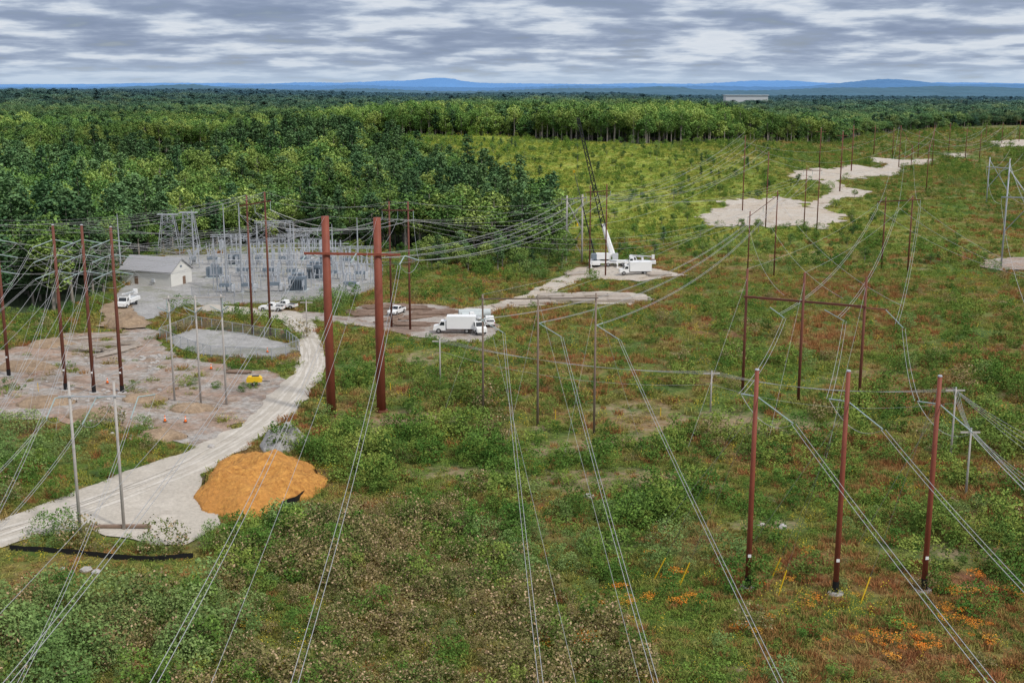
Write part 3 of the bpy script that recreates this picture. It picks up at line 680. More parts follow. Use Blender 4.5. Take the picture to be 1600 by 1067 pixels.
for (u1,v1,u2,v2) in [(480,394,452,412),(556,397,548,414),(632,400,655,404)]:
    a=pt(u1,v1,cC.y-1); b=pt(u1-8,v1+14,cC.y-4.5); insul(rC,a,b,cC,0.1); aC.append(b)
    b2=pt(u2 if u1>600 else u1+16,v1+7,cC.y+3.5); insul(rC,a,b2,cC,0.1)
    pts=[b.lerp(b2,i/12)+Vector((0,0,-1.6*4*(i/12)*(1-i/12))) for i in range(13)]
    MB().tube([p-cC for p in pts],0.03,4,False).obj("jumper_wire",M_wire,rC)
    aC.append(b2)
for a,p in zip(aC[0::2],[(10,1067),(240,1067),(460,1067)]): to_cam(a,p,17,k=1.8)
Cback=aC[1::2]
for t,p in zip(tC,[(-40,1000),(330,1067)]): to_cam(t,p,26,tw=False,k=1.6,r=0.014)
rD,cD,_,tD=frame([(755,645,460),(840,665,467),(928,680,458)],0.19,0.13,M_woodbrown,"three weathered wood poles with a thin crossarm",arms=((0.7,0.5),),tpos=(),hang=0,armt=0.16)
aD=[];bD=[]
for (u1,v1,u2,v2) in [(752,500,787,520),(842,505,878,527),(932,508,968,531)]:
    a=pt(u1,v1,cD.y); b=pt(u2,v2,cD.y-4); insul(rD,a,b,cD,0.075); aD.append(b)
    b2=a+Vector((1.2,3,-0.3)); insul(rD,a,b2,cD,0.075); bD.append(b2)
for a,p in zip(aD,[(845,1067),(1025,1067),(1220,1067)]): to_cam(a,p,12,k=1.9,gap=0.16)
to_cam(tD[1],(1000,1067),20,tw=False,r=0.014); to_cam(tD[0],(900,1067),20,tw=False,r=0.012)
for (t_,px_) in [(0,(690,655)),(1,(790,700)),(2,(1000,690)),(2,(880,720))]: guy(rD,tD[t_],tD[t_].z-1.2,px_,False,cD,0.014)
Eatt=[]; EG=[]
for (u,v,vt) in [(14,588,352),(103,610,352),(147,614,352),(191,614,355)]:
    r,g,H,att=single((u,v),vt,0.32,0.22,M_steelbrown,"tall dark brown steel pole on the gravel pad",base=True,name="steel_pole",group="brown steel poles beside the substation",arms=())
    EG.append(g+Vector((0,0,H)))
    for hv in (375,398,424):
        z=ztop(g,hv); S0=Vector((g.x,g.y,z))
        for sx,dy in ((-1,-3.2),(1,2.6)):
            E=S0+Vector((sx*2.4,dy,-0.9)); insul(r,S0+Vector((sx*0.2,0,0)),E,g,0.1); Eatt.append((hv,sx,E))
        pts=[Eatt[-2][2].lerp(Eatt[-1][2],i/12)+Vector((0,0,-1.8*4*(i/12)*(1-i/12))) for i in range(13)]
        MB().tube([p-g for p in pts],0.028,4,False).obj("jumper_wire",M_wire,r)
    for px_ in ((u-60,v+60),(u-95,v+20)): guy(r,g,ztop(g,380),px_,False,None,0.018)
EL_=[e for e in Eatt if e[1]<0]
for k,(hv,sx,E) in enumerate(EL_):
    tg={3:(-330,760),4:(-300,640),5:(-380,700),6:(-260,700),7:(-160,880),8:(-330,790),9:(-200,820),10:(-90,960),11:(-240,900)}.get(k)
    if tg: to_cam(E,tg,14,tw=(k in (3,5,7,10)),k=1.6,gap=0.15,r=0.022)
rF,cF,aF,tF=frame([(126,836,597),(194,828,597)],0.19,0.14,M_wood,"pair of pale grey wooden poles beside the road",arms=((1.6,1.2),),tpos=(),hang=0,armt=0.13,armmat=M_galv)
fb=[]
for (u1,v1,u2,v2) in [(86,622,72,655),(150,622,128,664),(216,620,204,655)]:
    a=pt(u1,v1,cF.y); b=pt(u2,v2,cF.y-3.5); insul(rF,a,b,cF,0.085); to_cam(b,{86:(-200,900),150:(-60,880),216:(30,1067)}[u1],10,k=2,gap=0.14,r=0.022)
    b2=a+Vector((1.0,3,-0.5)); insul(rF,a,b2,cF,0.085); fb.append(b2)
    MB().tube([b.lerp(b2,i/10)-cF+Vector((0,0,-1.5*4*(i/10)*(1-i/10))) for i in range(11)],0.022,4,False).obj("jumper_wire",M_wire,rF)
rG,cG,aG,tG=frame([(273,627,462),(314,631,462),(354,633,460)],0.18,0.13,M_wood,"three grey wooden poles joined by a beam",arms=((0.4,0.8),),tpos=(0.05,0.5,0.95),hang=3.2,armt=0.2)
for a,b in zip(fb,aG): wire(a,b,1.5,0.024)
for i,t in enumerate(tG):
    for s_ in (-1,1):
        a=t+Vector((0,0,-2.8)); e=a+Vector((s_*1.5,-1.5,1.2)); insul(rG,a,e,cG,0.1)
    MB().tube([t+Vector((-1.5,-1.5,-1.6))+Vector((3*q/10,0,-1.4*4*(q/10)*(1-q/10)))-cG for q in range(11)],0.03,4,False).obj("jumper_wire",M_wire,rG)
rH1,cH1,aH1,tH1=frame([(395,522,305),(423,526,300)],0.26,0.18,M_steelbrown,"tall brown pole pair beside the substation",arms=((2.0,1.8),),hang=1.8,armt=0.25)
rH2,cH2,aH2,tH2=frame([(612,512,315),(641,516,315)],0.24,0.17,M_steelbrown,"tall brown pole pair behind the thick poles",arms=((1.8,1.8),),hang=1.8,armt=0.25)
rI,cI,aI,tI=frame([(885,408,306),(909,411,304)],0.3,0.24,M_wood,"grey wooden pole pair with cross bracing",arms=((1.0,1.8),),hang=1.2,brace=((0.12,0.5),(0.5,0.92)),armt=0.3,bt=0.13)
rI2,cI2,aI2,tI2=frame([(921,430,290),(946,432,288)],0.22,0.15,M_steelbrown,"brown pole pair beside the crane",arms=((1.8,1.4),),hang=1.2,armt=0.22)
KH=frame([(1377,422,308),(1418,426,306)],0.24,0.17,M_steelbrown,"brown two pole frame with crossarm",arms=((1.2,2.2),),hang=1.8,armt=0.25)
K1=frame([(1160,330,212),(1196,358,237)],0.24,0.16,M_steelbrown,"tall brown pole pair by the work pad",arms=((1.4,0.1),),tpos=(0,0.5,1),hang=1.2,armt=0.1)
K2=frame([(1168,428,330),(1209,433,298)],0.2,0.14,M_steelbrown,"brown pole pair in low brush",arms=((1.4,0.6),),hang=1.5,armt=0.15)
K3=frame([(1256,356,262),(1276,360,262)],0.22,0.15,M_steelbrown,"brown pole pair on the work pad",arms=((1.0,1.6),),hang=1.5,armt=0.2)
K4=frame([(1404,262,196),(1423,266,226)],0.25,0.17,M_steelbrown,"distant brown pole pair",arms=((1.4,2),),hang=1.5,armt=0.25)
K5=frame([(1447,300,226),(1456,262,196)],0.22,0.16,M_steelbrown,"distant brown pole pair",arms=((1.4,0.5),),hang=1.5,armt=0.2)
R1=frame([(1564,418,256),(1645,428,256)],0.26,0.2,M_galv,"galvanised pole pair with diagonal bracing",arms=((9.5,1.5),),hang=1.8,armt=0.3,brace=((0.35,0.95),),name="lattice_pylon",bt=0.12)
R2=frame([(1541,318,246),(1572,322,248)],0.26,0.2,M_galv,"distant galvanised braced pole pair",arms=((4,1.0),),hang=1.5,armt=0.3,brace=((0.35,0.95),),name="lattice_pylon",bt=0.12)
for (u,v,vt) in [(1330,268,196),(1280,262,200),(1365,244,196),(1394,248,200),(1482,240,192),(1508,248,200),(1530,252,207),(1592,222,186),(1565,224,192),(1540,222,196),(1312,300,205),(1434,246,205)]:
    single((u,v),vt,0.3,0.2,M_steelbrown,"distant tall brown pole along the corridor",arms=((2,-2.6,2.6),),group="distant brown poles",ins=False)
L=[]
for (u,v,vt) in [(480,520,470),(688,602,530),(1110,644,580),(1485,718,606)]:
    r,g,H,att=single((u,v),vt,0.15,0.1,M_wood,"short grey wooden distribution pole",arms=((0.4,-1.3,1.3),),group="short wooden distribution poles",ins=False); L.append((g,H))
r,g5,H5,att=single((1509,774),670,0.15,0.1,M_wood,"short grey wooden pole near dark shrubs",arms=((0.5,-1.2,1.2),),group="short wooden distribution poles",ins=False)
for i in range(1,3):
    for k,(dx,dz) in enumerate([(-1.2,0.1),(-0.4,0.1),(0.4,0.1),(1.2,0.1),(0,-1.8)]):
        a=L[i][0]+Vector((dx*0.4,dx,L[i][1]-0.3+dz)); b=L[i+1][0]+Vector((dx*0.4,dx,L[i+1][1]-0.3+dz)); wire(a,b,1.0+0.25*k,0.02)
for k,dx in enumerate((-1.2,-0.4,0.4,1.2)):
    a=L[3][0]+Vector((0,dx,L[3][1]-0.3)); wire(a,pt(1700,720+k*16,L[3][0].y-22+dx),0.8,0.02)
    a=g5+Vector((0,dx,H5-0.3)); wire(a,pt(1690,800+k*14,g5.y-18),0.6,0.02)
    wire(L[3][0]+Vector((0,dx,L[3][1]-0.5)),g5+Vector((0,dx*0.5,H5-0.3)),0.6,0.02)
def spans(A,B,sag,tw=False,**k):
    for a,b in zip(A,B):
        (twin if tw else wire)(a,b,sag,**k)
spans(Cback,[p for p in aI],3.5,True,gap=0.2)
spans(Cback,aI2,4,False)
spans(aI,K1[2],4,False,r=0.028); spans(aI2,K1[2][::-1],5,False,r=0.028)
spans(aH2,[p+Vector((0,0,4)) for p in K1[2]],12,False,r=0.03); spans(tH2,K1[3],10,False,r=0.02)
spans(aH2,K2[2],7,False,r=0.026); spans(aI2,K3[2],5,False,r=0.026)
spans(aH1,aH2,3,True); spans(tH1,tH2,2,False,r=0.02)
spans(bD,K2[2],4.5,True,gap=0.2); spans(K2[2],K3[2],2,False)
spans([p+Vector((0,3.5,0)) for p in aB],KH[2],4,True); spans(KH[2],K4[2],6,False,r=0.035); spans(K1[2],K4[2],8,False,r=0.035)
spans([p+Vector((0.6,3.5,3)) for p in aB],K2[2],3,False,r=0.024)
spans(K3[2],K5[2],6,False,r=0.035); spans(R1[2],R2[2],4,False,r=0.035)
spans(tC,tI,3,False,r=0.02); spans(tB[:2],KH[3],2,False,r=0.02); spans(tD[:2],K2[3],2,False,r=0.02)
far=[pt(1540,200,1100),pt(1565,200,1100),pt(1592,198,1150)]
spans(K4[2],far,9,False,r=0.05); spans(K5[2],far[::-1],9,False,r=0.05); spans(R2[2],[p+Vector((30,0,0)) for p in far],9,False,r=0.05)
R1b=[pt(1640,560,120),pt(1700,600,115),pt(1760,640,110)]
spans(R1[2],R1b,4,False,r=0.03)
spans(KH[2],[pt(1900,480,150),pt(1950,500,150),pt(1990,520,150)],5,False,r=0.025)
spans(R1[3]+R1[3][:1],[pt(1720,480,150),pt(1800,520,150),pt(1760,560,150)],4,False,r=0.024)
# ------------------------------------------------------------ substation
def building():
    P0=gp(191,443); P1=gp(268,449); d=(P1-P0); ang=math.atan2(d.y,d.x); L=d.length; W=8.5; h=3.9; rh=2.9
    r=thing("substation_building",tuple(P0),"off white block building with grey gable roof","building",rot=ang)
    w=MB(); w.box((L/2,W/2,h/2),(L,W,h)); 
    b=len(w.v); 
    for x in (0,L):
        w.v+=[(x,0,h),(x,W,h),(x,W/2,h+rh-0.15)]
    w.f+=[(b,b+1,b+2),(b+3,b+5,b+4)]
    w.obj("wall",M_wall,r)
    rf=MB(); e=0.5
    prof=[(-e,h-0.35),(W/2,h+rh),(W+e,h-0.35),(W+e,h-0.12),(W/2,h+rh+0.25),(-e,h-0.12)]
    for x in(-e,L+e):
        for y,z in prof: rf.v.append((x,y,z+0.06))
    rf.f=[(0,1,4,5),(1,2,3,4),(6,11,10,7),(7,10,9,8)]+[(i,(i+6),((i+1)%6)+6,(i+1)%6) for i in range(6)]
    rf.obj("roof",M_roof,r)
    MB().box((L+0.04,W*0.62,1.1),(0.08,1.1,2.2)).obj("door",M_door,r)
    MB().box((L*0.3,-0.04,1.1),(1.1,0.08,2.2)).obj("door",M_door,r)
    MB().box((L+0.03,W*0.5,h+1.0),(0.06,0.8,0.5)).obj("vent",M_greygear,r)
    MB().box((L*0.65,-0.2,1.4),(0.9,0.38,0.9)).obj("air_conditioner",M_lightgrey,r)
building()
Z0=Vector((0,0,0))
def bus_support(loc,h=5):
    r=thing("bus_support",tuple(loc),"grey steel stand topped with insulators","substation equipment","substation bus supports")
    MB().cyl((0,0,0),(0,0,h*0.55),0.16,0.14,8).obj("stand",M_galv,r)
    MB().box((0,0,h*0.55+0.08),(2.6,0.22,0.18)).obj("beam",M_galv,r)
    for x in(-1.1,0,1.1): insul(r,(x,0,h*0.55+0.17),(x,0,h),Z0,0.17,M_porc)
    return r
def breaker(loc):
    r=thing("circuit_breaker",tuple(loc),"grey circuit breaker with angled bushings","substation equipment","substation circuit breakers")
    mb=MB(); 
    for x in(-1.2,1.2):
        for y in(-0.5,0.5): mb.cyl((x,y,0),(x,y,1.6),0.08,0.08,5)
    mb.obj("leg_frame",M_galv,r); MB().box((0,0,2.0),(3.0,1.3,0.8)).obj("tank",M_greygear,r)
    MB().box((1.9,0,1.3),(0.7,1.2,1.6)).obj("control_cabinet",M_lightgrey,r)
    for x in(-1.1,0,1.1):
        for s in(-1,1): insul(r,(x,s*0.3,2.4),(x,s*1.3,4.6),Z0,0.18,M_porc)
    return r
def transformer(loc,rot=0,tank=None):
    r=thing("power_transformer",tuple(loc),"large grey transformer with cooling fins","transformer","substation transformers",rot)
    MB().box((0,0,2.1),(4.4,2.6,3.6)).obj("tank",tank or M_greygear,r)
    for s in(-1,1):
        mb=MB()
        for i in range(9): mb.box((-1.8+i*0.45,s*1.85,2.1),(0.12,1.0,2.8))
        mb.obj("radiator",M_greygear,r)
    MB().cyl((-1.6,0.5,4.5),(1.6,0.5,4.5),0.4,0.4,10).obj("conservator",M_greygear,r)
    for x in(-1.4,0,1.4): insul(r,(x,-0.6,3.9),(x,-1.0,6.0),Z0,0.18,M_porc)
    MB().box((0,0,0.14),(5.4,5,0.28)).obj("plinth",M_conc,r)
    return r
def gantry(loc,w=8,h=10,rot=0):
    r=thing("steel_gantry",tuple(loc),"grey steel gantry carrying wires and insulators","substation structure","substation gantries",rot)
    for s in(-1,1):
        mb=MB(); mb.tube([(s*w/2-0.5,0,0),(s*w/2,0,h)],0.12,5); mb.tube([(s*w/2+0.5,0,0),(s*w/2,0,h)],0.12,5)
        n=5
        for i in range(n):
            t=i/n; a=0.5*(1-t); mb.tube([(s*w/2-a,0,h*t),(s*w/2+0.5*(1-(i+1)/n),0,h*(i+1)/n)],0.04,4)
        mb.obj("leg",M_galv,r)
    mb=MB(); 
    for z in(h-0.5,h): 
        for y in (-0.3,0.3): mb.tube([(-w/2-0.6,y,z),(w/2+0.6,y,z)],0.08,4)
    for i in range(12):
        x=-w/2+w*i/12; mb.tube([(x,-0.3,h-0.5),(x+w/12,-0.3,h)],0.03,4); mb.tube([(x,0.3,h),(x+w/12,0.3,h-0.5)],0.03,4)
    mb.obj("beam",M_galv,r)
    for t in(-0.35,0,0.35): insul(r,(w*t,-0.35,h-0.5),(w*t,-0.4,h-1.9),Z0,0.13,M_porc)
    return r
YARD=EXCL[1]
bs=bus_support((0,0,-50)); bs2=bus_support((0,0,-50),3.4); br=breaker((0,0,-50)); tf=transformer((0,0,-50)); ga=gantry((0,0,-50)); ga2=gantry((0,0,-50),9,14)
first={}
def place(proto,x,y,rot=0,sc=1):
    loc=(x,y,float(gz(x,y))+0.1)
    if proto not in first: first[proto]=1; proto.location=loc; proto.rotation_euler=(0,0,rot); proto.scale=(sc,)*3; return proto
    return dup(proto,loc,rot,sc)
def inb(x,y): return bool(pip(np.array([x]),np.array([y]),YARD)[0])
rows=[(290,'s'),(295,'k'),(300,'b'),(306,'g'),(311,'s'),(316,'k'),(321,'b'),(328,'g'),(333,'s'),(339,'k'),(345,'b'),(351,'g'),(357,'b')]
for Yr,ty in rows:
    for j,xx in enumerate(np.arange(-92,-30,4.0 if ty in 'bs' else (6.4 if ty=='k' else 10.5))):
        x=xx+random.uniform(-1.1,1.1)
        if not inb(x,Yr) or not inb(x-2.2,Yr) or not inb(x+2,Yr) : continue
        if -x/Yr>0.258 and Yr<330: continue
        if ty!='g' and random.random()<0.12: continue
        if ty=='b': place(bs,x,Yr+random.uniform(-1,1),random.choice([0,0,1.57]),random.choice([0.8,1,1.35]))
        elif ty=='s': place(bs2,x,Yr+random.uniform(-1,1),random.choice([0,0,1.57]),random.choice([0.8,1,1.1]))
        elif ty=='k':
            if j%4==2: place(tf,x,Yr,random.choice([0,1.57]),random.choice([0.8,0.95]))
            else: place(br,x,Yr,random.choice([0,0,1.57]))
        elif random.random()<0.85: place(ga,x,Yr+random.uniform(-1,1),0,random.choice([0.65,1.0,0.85]))
for p_ in (bs2,tf,bs,br,ga):
    if p_ not in first: place(p_,-60,315)
for (u,v) in [(365,452),(480,440),(430,425)]:
    p=gp(u,v); place(ga2,p.x,p.y,0.2)
for Yr in (300,311,321,333,345):
    x0,x1=-82+random.uniform(0,8),-46+random.uniform(-6,4)
    mb=MB(); mb.tube([(x0,0,5.6),(x1,0,5.6)],0.09,5)
    for x in np.arange(x0,x1,5.2): mb.tube([(x,0,5.6),(x,0,4.8)],0.05,4)
    tag(mb.obj("bus_pipe",M_lightgrey,None,(0,Yr+0.6,float(gz(-60,Yr)))),"long aluminium bus pipe over the yard","substation equipment","substation bus pipes")
for (u,v,vt) in [(355,456,320),(379,458,318),(303,402,328),(460,410,345),(560,430,340),(520,405,350),(190,440,334)]:
    g=gp(u,v); H=ztop(g,vt)-g.z; r=thing("lightning_mast",tuple(g),"tall thin grey lightning mast in the substation","mast","substation masts")
    MB().tube([(0,0,0),(0,0,H*0.6),(0,0,H)],[0.32,0.2,0.08],8).obj("mast",M_galv,r); MB().box((0,0,0.1),(0.9,0.9,0.3)).obj("base_plate",M_conc,r)
for (u,v,vt,w) in [(266,398,336,7),(298,398,333,6)]:
    g=gp(u,v); H=ztop(g,vt)-g.z; r=thing("lattice_tower",tuple(g),"grey steel lattice tower with twin legs","substation structure","lattice towers")
    mb=MB()
    for sx in(-1,1):
        for sy in(-1,1): mb.tube([(sx*w/2,sy*1.5,0),(sx*w/4,sy*0.6,H)],0.15,4)
    for i in range(5):
        t0,t1=i/5,(i+1)/5; a=w/2-w/4*t0; b=w/2-w/4*t1
        for sy in(-1,1):
            y0=sy*(1.5-.9*t0); y1=sy*(1.5-.9*t1)
            mb.tube([(-a,y0,H*t0),(b,y1,H*t1)],0.07,4); mb.tube([(a,y0,H*t0),(-b,y1,H*t1)],0.07,4); mb.tube([(-b,y1,H*t1),(b,y1,H*t1)],0.07,4)
    mb.obj("lattice",M_galv,r); MB().box((0,0,H+0.15),(w*0.9,1.6,0.25)).obj("beam",M_galv,r)
    for x in(-1.5,0,1.5): insul(r,(x,-0.8,H),(x,-1.0,H-2),Z0,0.16,M_porc)
T1=[g for g in [gp(u,v)+Vector((0,0,13.5)) for u,v in [(355,452),(365,452),(376,452),(470,440),(480,440),(492,440),(420,425),(430,425),(440,425)]]]
Eb=[e for e in Eatt if e[1]>0]
for k,(hv,sx,E) in enumerate(Eb): wire(E,T1[(k*2)%9],2.5,0.026); wire(E+Vector((0.4,0,0)),T1[(k*2+3)%9],4,0.026)
for k,t in enumerate(EG): wire(t,tH1[k%2],1.5,0.02); wire(t,tC[0],2,0.02)
for k,a in enumerate(aH1+tH1): wire(a,T1[(k+2)%9],2,0.022); wire(a,T1[(k+5)%9],3,0.022)
for k,a in enumerate(aH2+tH2): wire(a,T1[(k+3)%6+3],3,0.022)
for k,a in enumerate(Cback): wire(a,T1[3+k],3,0.026); wire(a,T1[6+k],4.5,0.026); wire(aH2[k],a,1.5,0.022); wire(aH1[k],a,2.0,0.024)
for k in range(8):
    x=-84+k*6; wire((x,319,9.5),(x+2,342,9.5),0.8,0.026); wire((x,300,6.5),(x+1.5,318,9.3),0.5,0.026)
Fx=[pt(-120,335+9*k,260) for k in range(8)]
for k,a in enumerate(Fx): wire(a,(tH1[k%2]-Vector((0,0,k*0.7))) if k<4 else T1[k],3,0.024)
for k in range(4): wire(pt(-60,360+22*k,230),Eb[k*2][2],1.5,0.024); wire(pt(-60,372+26*k,230),Eb[k*2+1][2],2.2,0.024)
for k,a in enumerate(aG): wire(a,Eb[k*3][2],2,0.02)
m,nt,o=newmat("chain_link"); tr=nd(nt,'ShaderNodeBsdfTransparent'); df=nd(nt,'ShaderNodeBsdfDiffuse'); df.inputs[0].default_value=(0.3,0.31,0.32,1)
mx=nd(nt,'ShaderNodeMixShader'); mx.inputs[0].default_value=0.25; nt.links.new(tr.outputs[0],mx.inputs[1]); nt.links.new(df.outputs[0],mx.inputs[2]); nt.links.new(mx.outputs[0],o.inputs[0]); M_mesh=m
def fence(px,label,h=2.3,step=4.0):
    P=[gp(u,v) for u,v in px]; r=thing("chain_link_fence",tuple(P[0]),label,"fence"); o=P[0]
    pm=MB().cyl((0,0,-0.2),(0,0,h),0.07,0.07,6).mesh("post",M_galv); mesh=MB(); rail=MB(); c=0
    for a,b in zip(P[:-1],P[1:]):
        n=max(1,int((b-a).length/step))
        for i in range(n):
            p=a.lerp(b,i/n); q=a.lerp(b,(i+1)/n); p.z=float(gz(p.x,p.y)); q.z=float(gz(q.x,q.y)); c+=1
            if c<96: mobj("post",pm,r,tuple(p-o))
            rail.tube([p-o+Vector((0,0,h)),q-o+Vector((0,0,h))],0.05,4,False)
            k=len(mesh.v); mesh.v+=[tuple(p-o+Vector((0,0,0.1))),tuple(q-o+Vector((0,0,0.1))),tuple(q-o+Vector((0,0,h-0.05))),tuple(p-o+Vector((0,0,h-0.05)))]; mesh.f.append((k,k+1,k+2,k+3))
    rail.obj("top_rail",M_galv,r); mesh.obj("wire_mesh",M_mesh,r)
fence([(300,464),(380,476),(480,470),(560,462),(590,450)],"grey chain link fence along the substation yard",2.6,3)
fence([(598,428),(545,404),(470,392),(330,396)],"grey chain link fence behind the substation yard",2.6,4)
fence([(250,530),(330,559),(425,564),(468,549),(448,533),(300,510),(250,530)],"low chain link fence around the gravel lot",2.3,3)
# ------------------------------------------------------------ vehicles
wheel_cache={}
def wheel(parent,x,y,r=0.42,w=0.28):
    k=(r,w)
    if k not in wheel_cache:
        wheel_cache[k]=(MB().tube([(0,-w/2,0),(0,-w/2+0.04,0),(0,w/2-0.04,0),(0,w/2,0)],[r*0.88,r,r,r*0.88],16).mesh("tyre",M_tyre),MB().cyl((0,-w/2-0.02,0),(0,w/2+0.02,0),r*0.55,r*0.55,10).mesh("rim",M_rim))
    wh=bpy.data.objects.new("wheel",None); COL.objects.link(wh); wh.parent=parent; wh.location=(x,y,r); wh.empty_display_size=0.2
    mobj("tyre",wheel_cache[k][0],wh); mobj("rim",wheel_cache[k][1],wh)
def pickup(loc,rot,label):
    r=thing("pickup_truck",loc,label,"pickup truck","parked work trucks",rot)
    b=MB(); b.prism([(-2.9,0.55),(-2.9,1.15),(-0.75,1.18),(-0.75,1.2),(1.1,1.2),(2.7,1.08),(2.88,0.9),(2.88,0.5),(2.35,0.5),(2.2,0.85),(1.5,0.85),(1.3,0.45),(-1.3,0.45),(-1.5,0.85),(-2.2,0.85),(-2.4,0.55)],-0.97,0.97); b.obj("body",M_white,r)
    c=MB(); c.prism([(-0.75,1.2),(-0.6,1.88),(0.55,1.9),(1.15,1.2)],-0.85,0.85); c.obj("cab",M_white,r)
    w=MB(); w.prism([(-0.58,1.27),(-0.5,1.76),(0.45,1.77),(0.92,1.27)],-0.862,0.862); w.obj("side_window",M_window,r)
    w=MB(); 
    w.v=[(1.12,-0.76,1.25),(1.12,0.76,1.25),(0.64,0.72,1.83),(0.64,-0.72,1.83)]; w.f=[(0,1,2,3)]; w.obj("windshield",M_window,r)
    MB().box((-1.85,0,1.16),(1.9,1.6,0.06)).obj("bed_liner",M_black,r)
    for x in(-1.85,1.85):
        for y in(-0.85,0.85): wheel(r,x,y)
    for y in(-0.75,0.75): MB().box((2.89,y,0.85),(0.05,0.35,0.2)).obj("headlight",M_chrome,r)
    for y in(-0.88,0.88): MB().box((-2.92,y,0.95),(0.04,0.14,0.3)).obj("tail_light",M_redlamp,r)
    MB().box((2.93,0,0.55),(0.12,1.9,0.22)).obj("bumper",M_rim,r)
    return r
def truck(loc,rot,label,kind):
    r=thing(kind,loc,label,"truck","parked work trucks",rot)
    MB().box((-0.6,0,0.8),(8.0,0.9,0.3)).obj("chassis",M_black,r)
    c=MB(); c.prism([(1.4,0.6),(1.4,2.5),(2.5,2.55),(2.95,1.65),(3.95,1.45),(4.05,0.6)],-1.05,1.05); c.obj("cab",M_white,r)
    w=MB(); w.prism([(1.7,1.65),(1.7,2.35),(2.4,2.38),(2.75,1.65)],-1.062,1.062); w.obj("side_window",M_window,r)
    w=MB(); w.v=[(2.98,-0.95,1.7),(2.98,0.95,1.7),(2.58,0.9,2.47),(2.58,-0.9,2.47)]; w.f=[(0,1,2,3)]; w.obj("windshield",M_window,r)
    if kind=="box_truck":
        MB().box((-1.75,0,2.25),(6.0,2.5,2.6)).obj("cargo_box",M_white,r); MB().box((-4.77,0,2.2),(0.04,2.2,2.3)).obj("rear_door",M_lightgrey,r)
    else:
        MB().box((-2.0,0,1.35),(5.6,2.35,0.8)).obj("utility_body",M_white,r)
        MB().box((-2.0,0,1.80),(5.2,1.2,0.1)).obj("deck",M_lightgrey,r)
        MB().cyl((-1.0,0,1.85),(-1.0,0,2.8),0.35,0.3,10).obj("turret",M_white,r)
        MB().tube([(-1.0,0,2.8),(2.6,0,3.3)],[0.22,0.18],6).obj("lower_boom",M_white,r)
        MB().tube([(2.6,0.35,3.3),(-3.6,0.35,3.0)],[0.16,0.13],6).obj("upper_boom",M_lightgrey,r)
        MB().box((-4.0,0.35,2.9),(0.8,0.9,1.1)).obj("bucket",M_white,r)
    for x in(-2.9,2.9):
        for y in(-0.95,0.95): wheel(r,x,y,0.5,0.35)
    for y in(-0.8,0.8): MB().box((4.06,y,0.95),(0.05,0.3,0.22)).obj("headlight",M_chrome,r)
    return r
def gl(u,v,lf=0.25):
    p=gp(u,v); return (p.x,p.y,p.z+lf)
pickup(gl(425,487),math.radians(172),"white pickup truck parked near the substation fence")
pickup(gl(446,483),math.radians(160),"white pickup truck parked beside another pickup")
pickup(gl(620,492),math.radians(250),"white pickup truck among timber mats")
truck(gl(708,521),math.radians(178),"white box truck parked in the laydown yard","box_truck")
truck(gl(744,520),math.radians(-70),"white utility truck next to the box truck","bucket_truck")
truck(gl(200,480),math.radians(-95),"white bucket truck beside the off white building","bucket_truck")
truck(gl(990,430),math.radians(185),"white service truck parked by the crane","box_truck")
truck(gl(998,418),math.radians(175),"white bucket truck behind the service truck","bucket_truck")
pickup(gl(765,509),math.radians(95),"white pickup truck at the edge of the laydown yard")
for (u,v,a) in [(738,502,0.1),(750,497,0.1),(733,497,0.15)]:
    p=gl(u,v,0.15); r=thing("culvert_pipe",p,"large pale concrete pipe lying on the ground","pipe","concrete pipes in the laydown yard",a)
    mb=MB(); n=18; R0,R1_=0.95,0.78
    for rr in(R0,R1_):
        for x in(-2.3,2.3):
            for k in range(n): mb.v.append((x,rr*math.cos(2*math.pi*k/n),0.95+rr*math.sin(2*math.pi*k/n)))
    for k in range(n):
        k2=(k+1)%n; mb.f+=[(k,k2,n+k2,n+k),(2*n+k,3*n+k,3*n+k2,2*n+k2),(k,2*n+k,2*n+k2,k2),(n+k,n+k2,3*n+k2,3*n+k)]
    mb.obj("pipe_wall",M_conc,r)
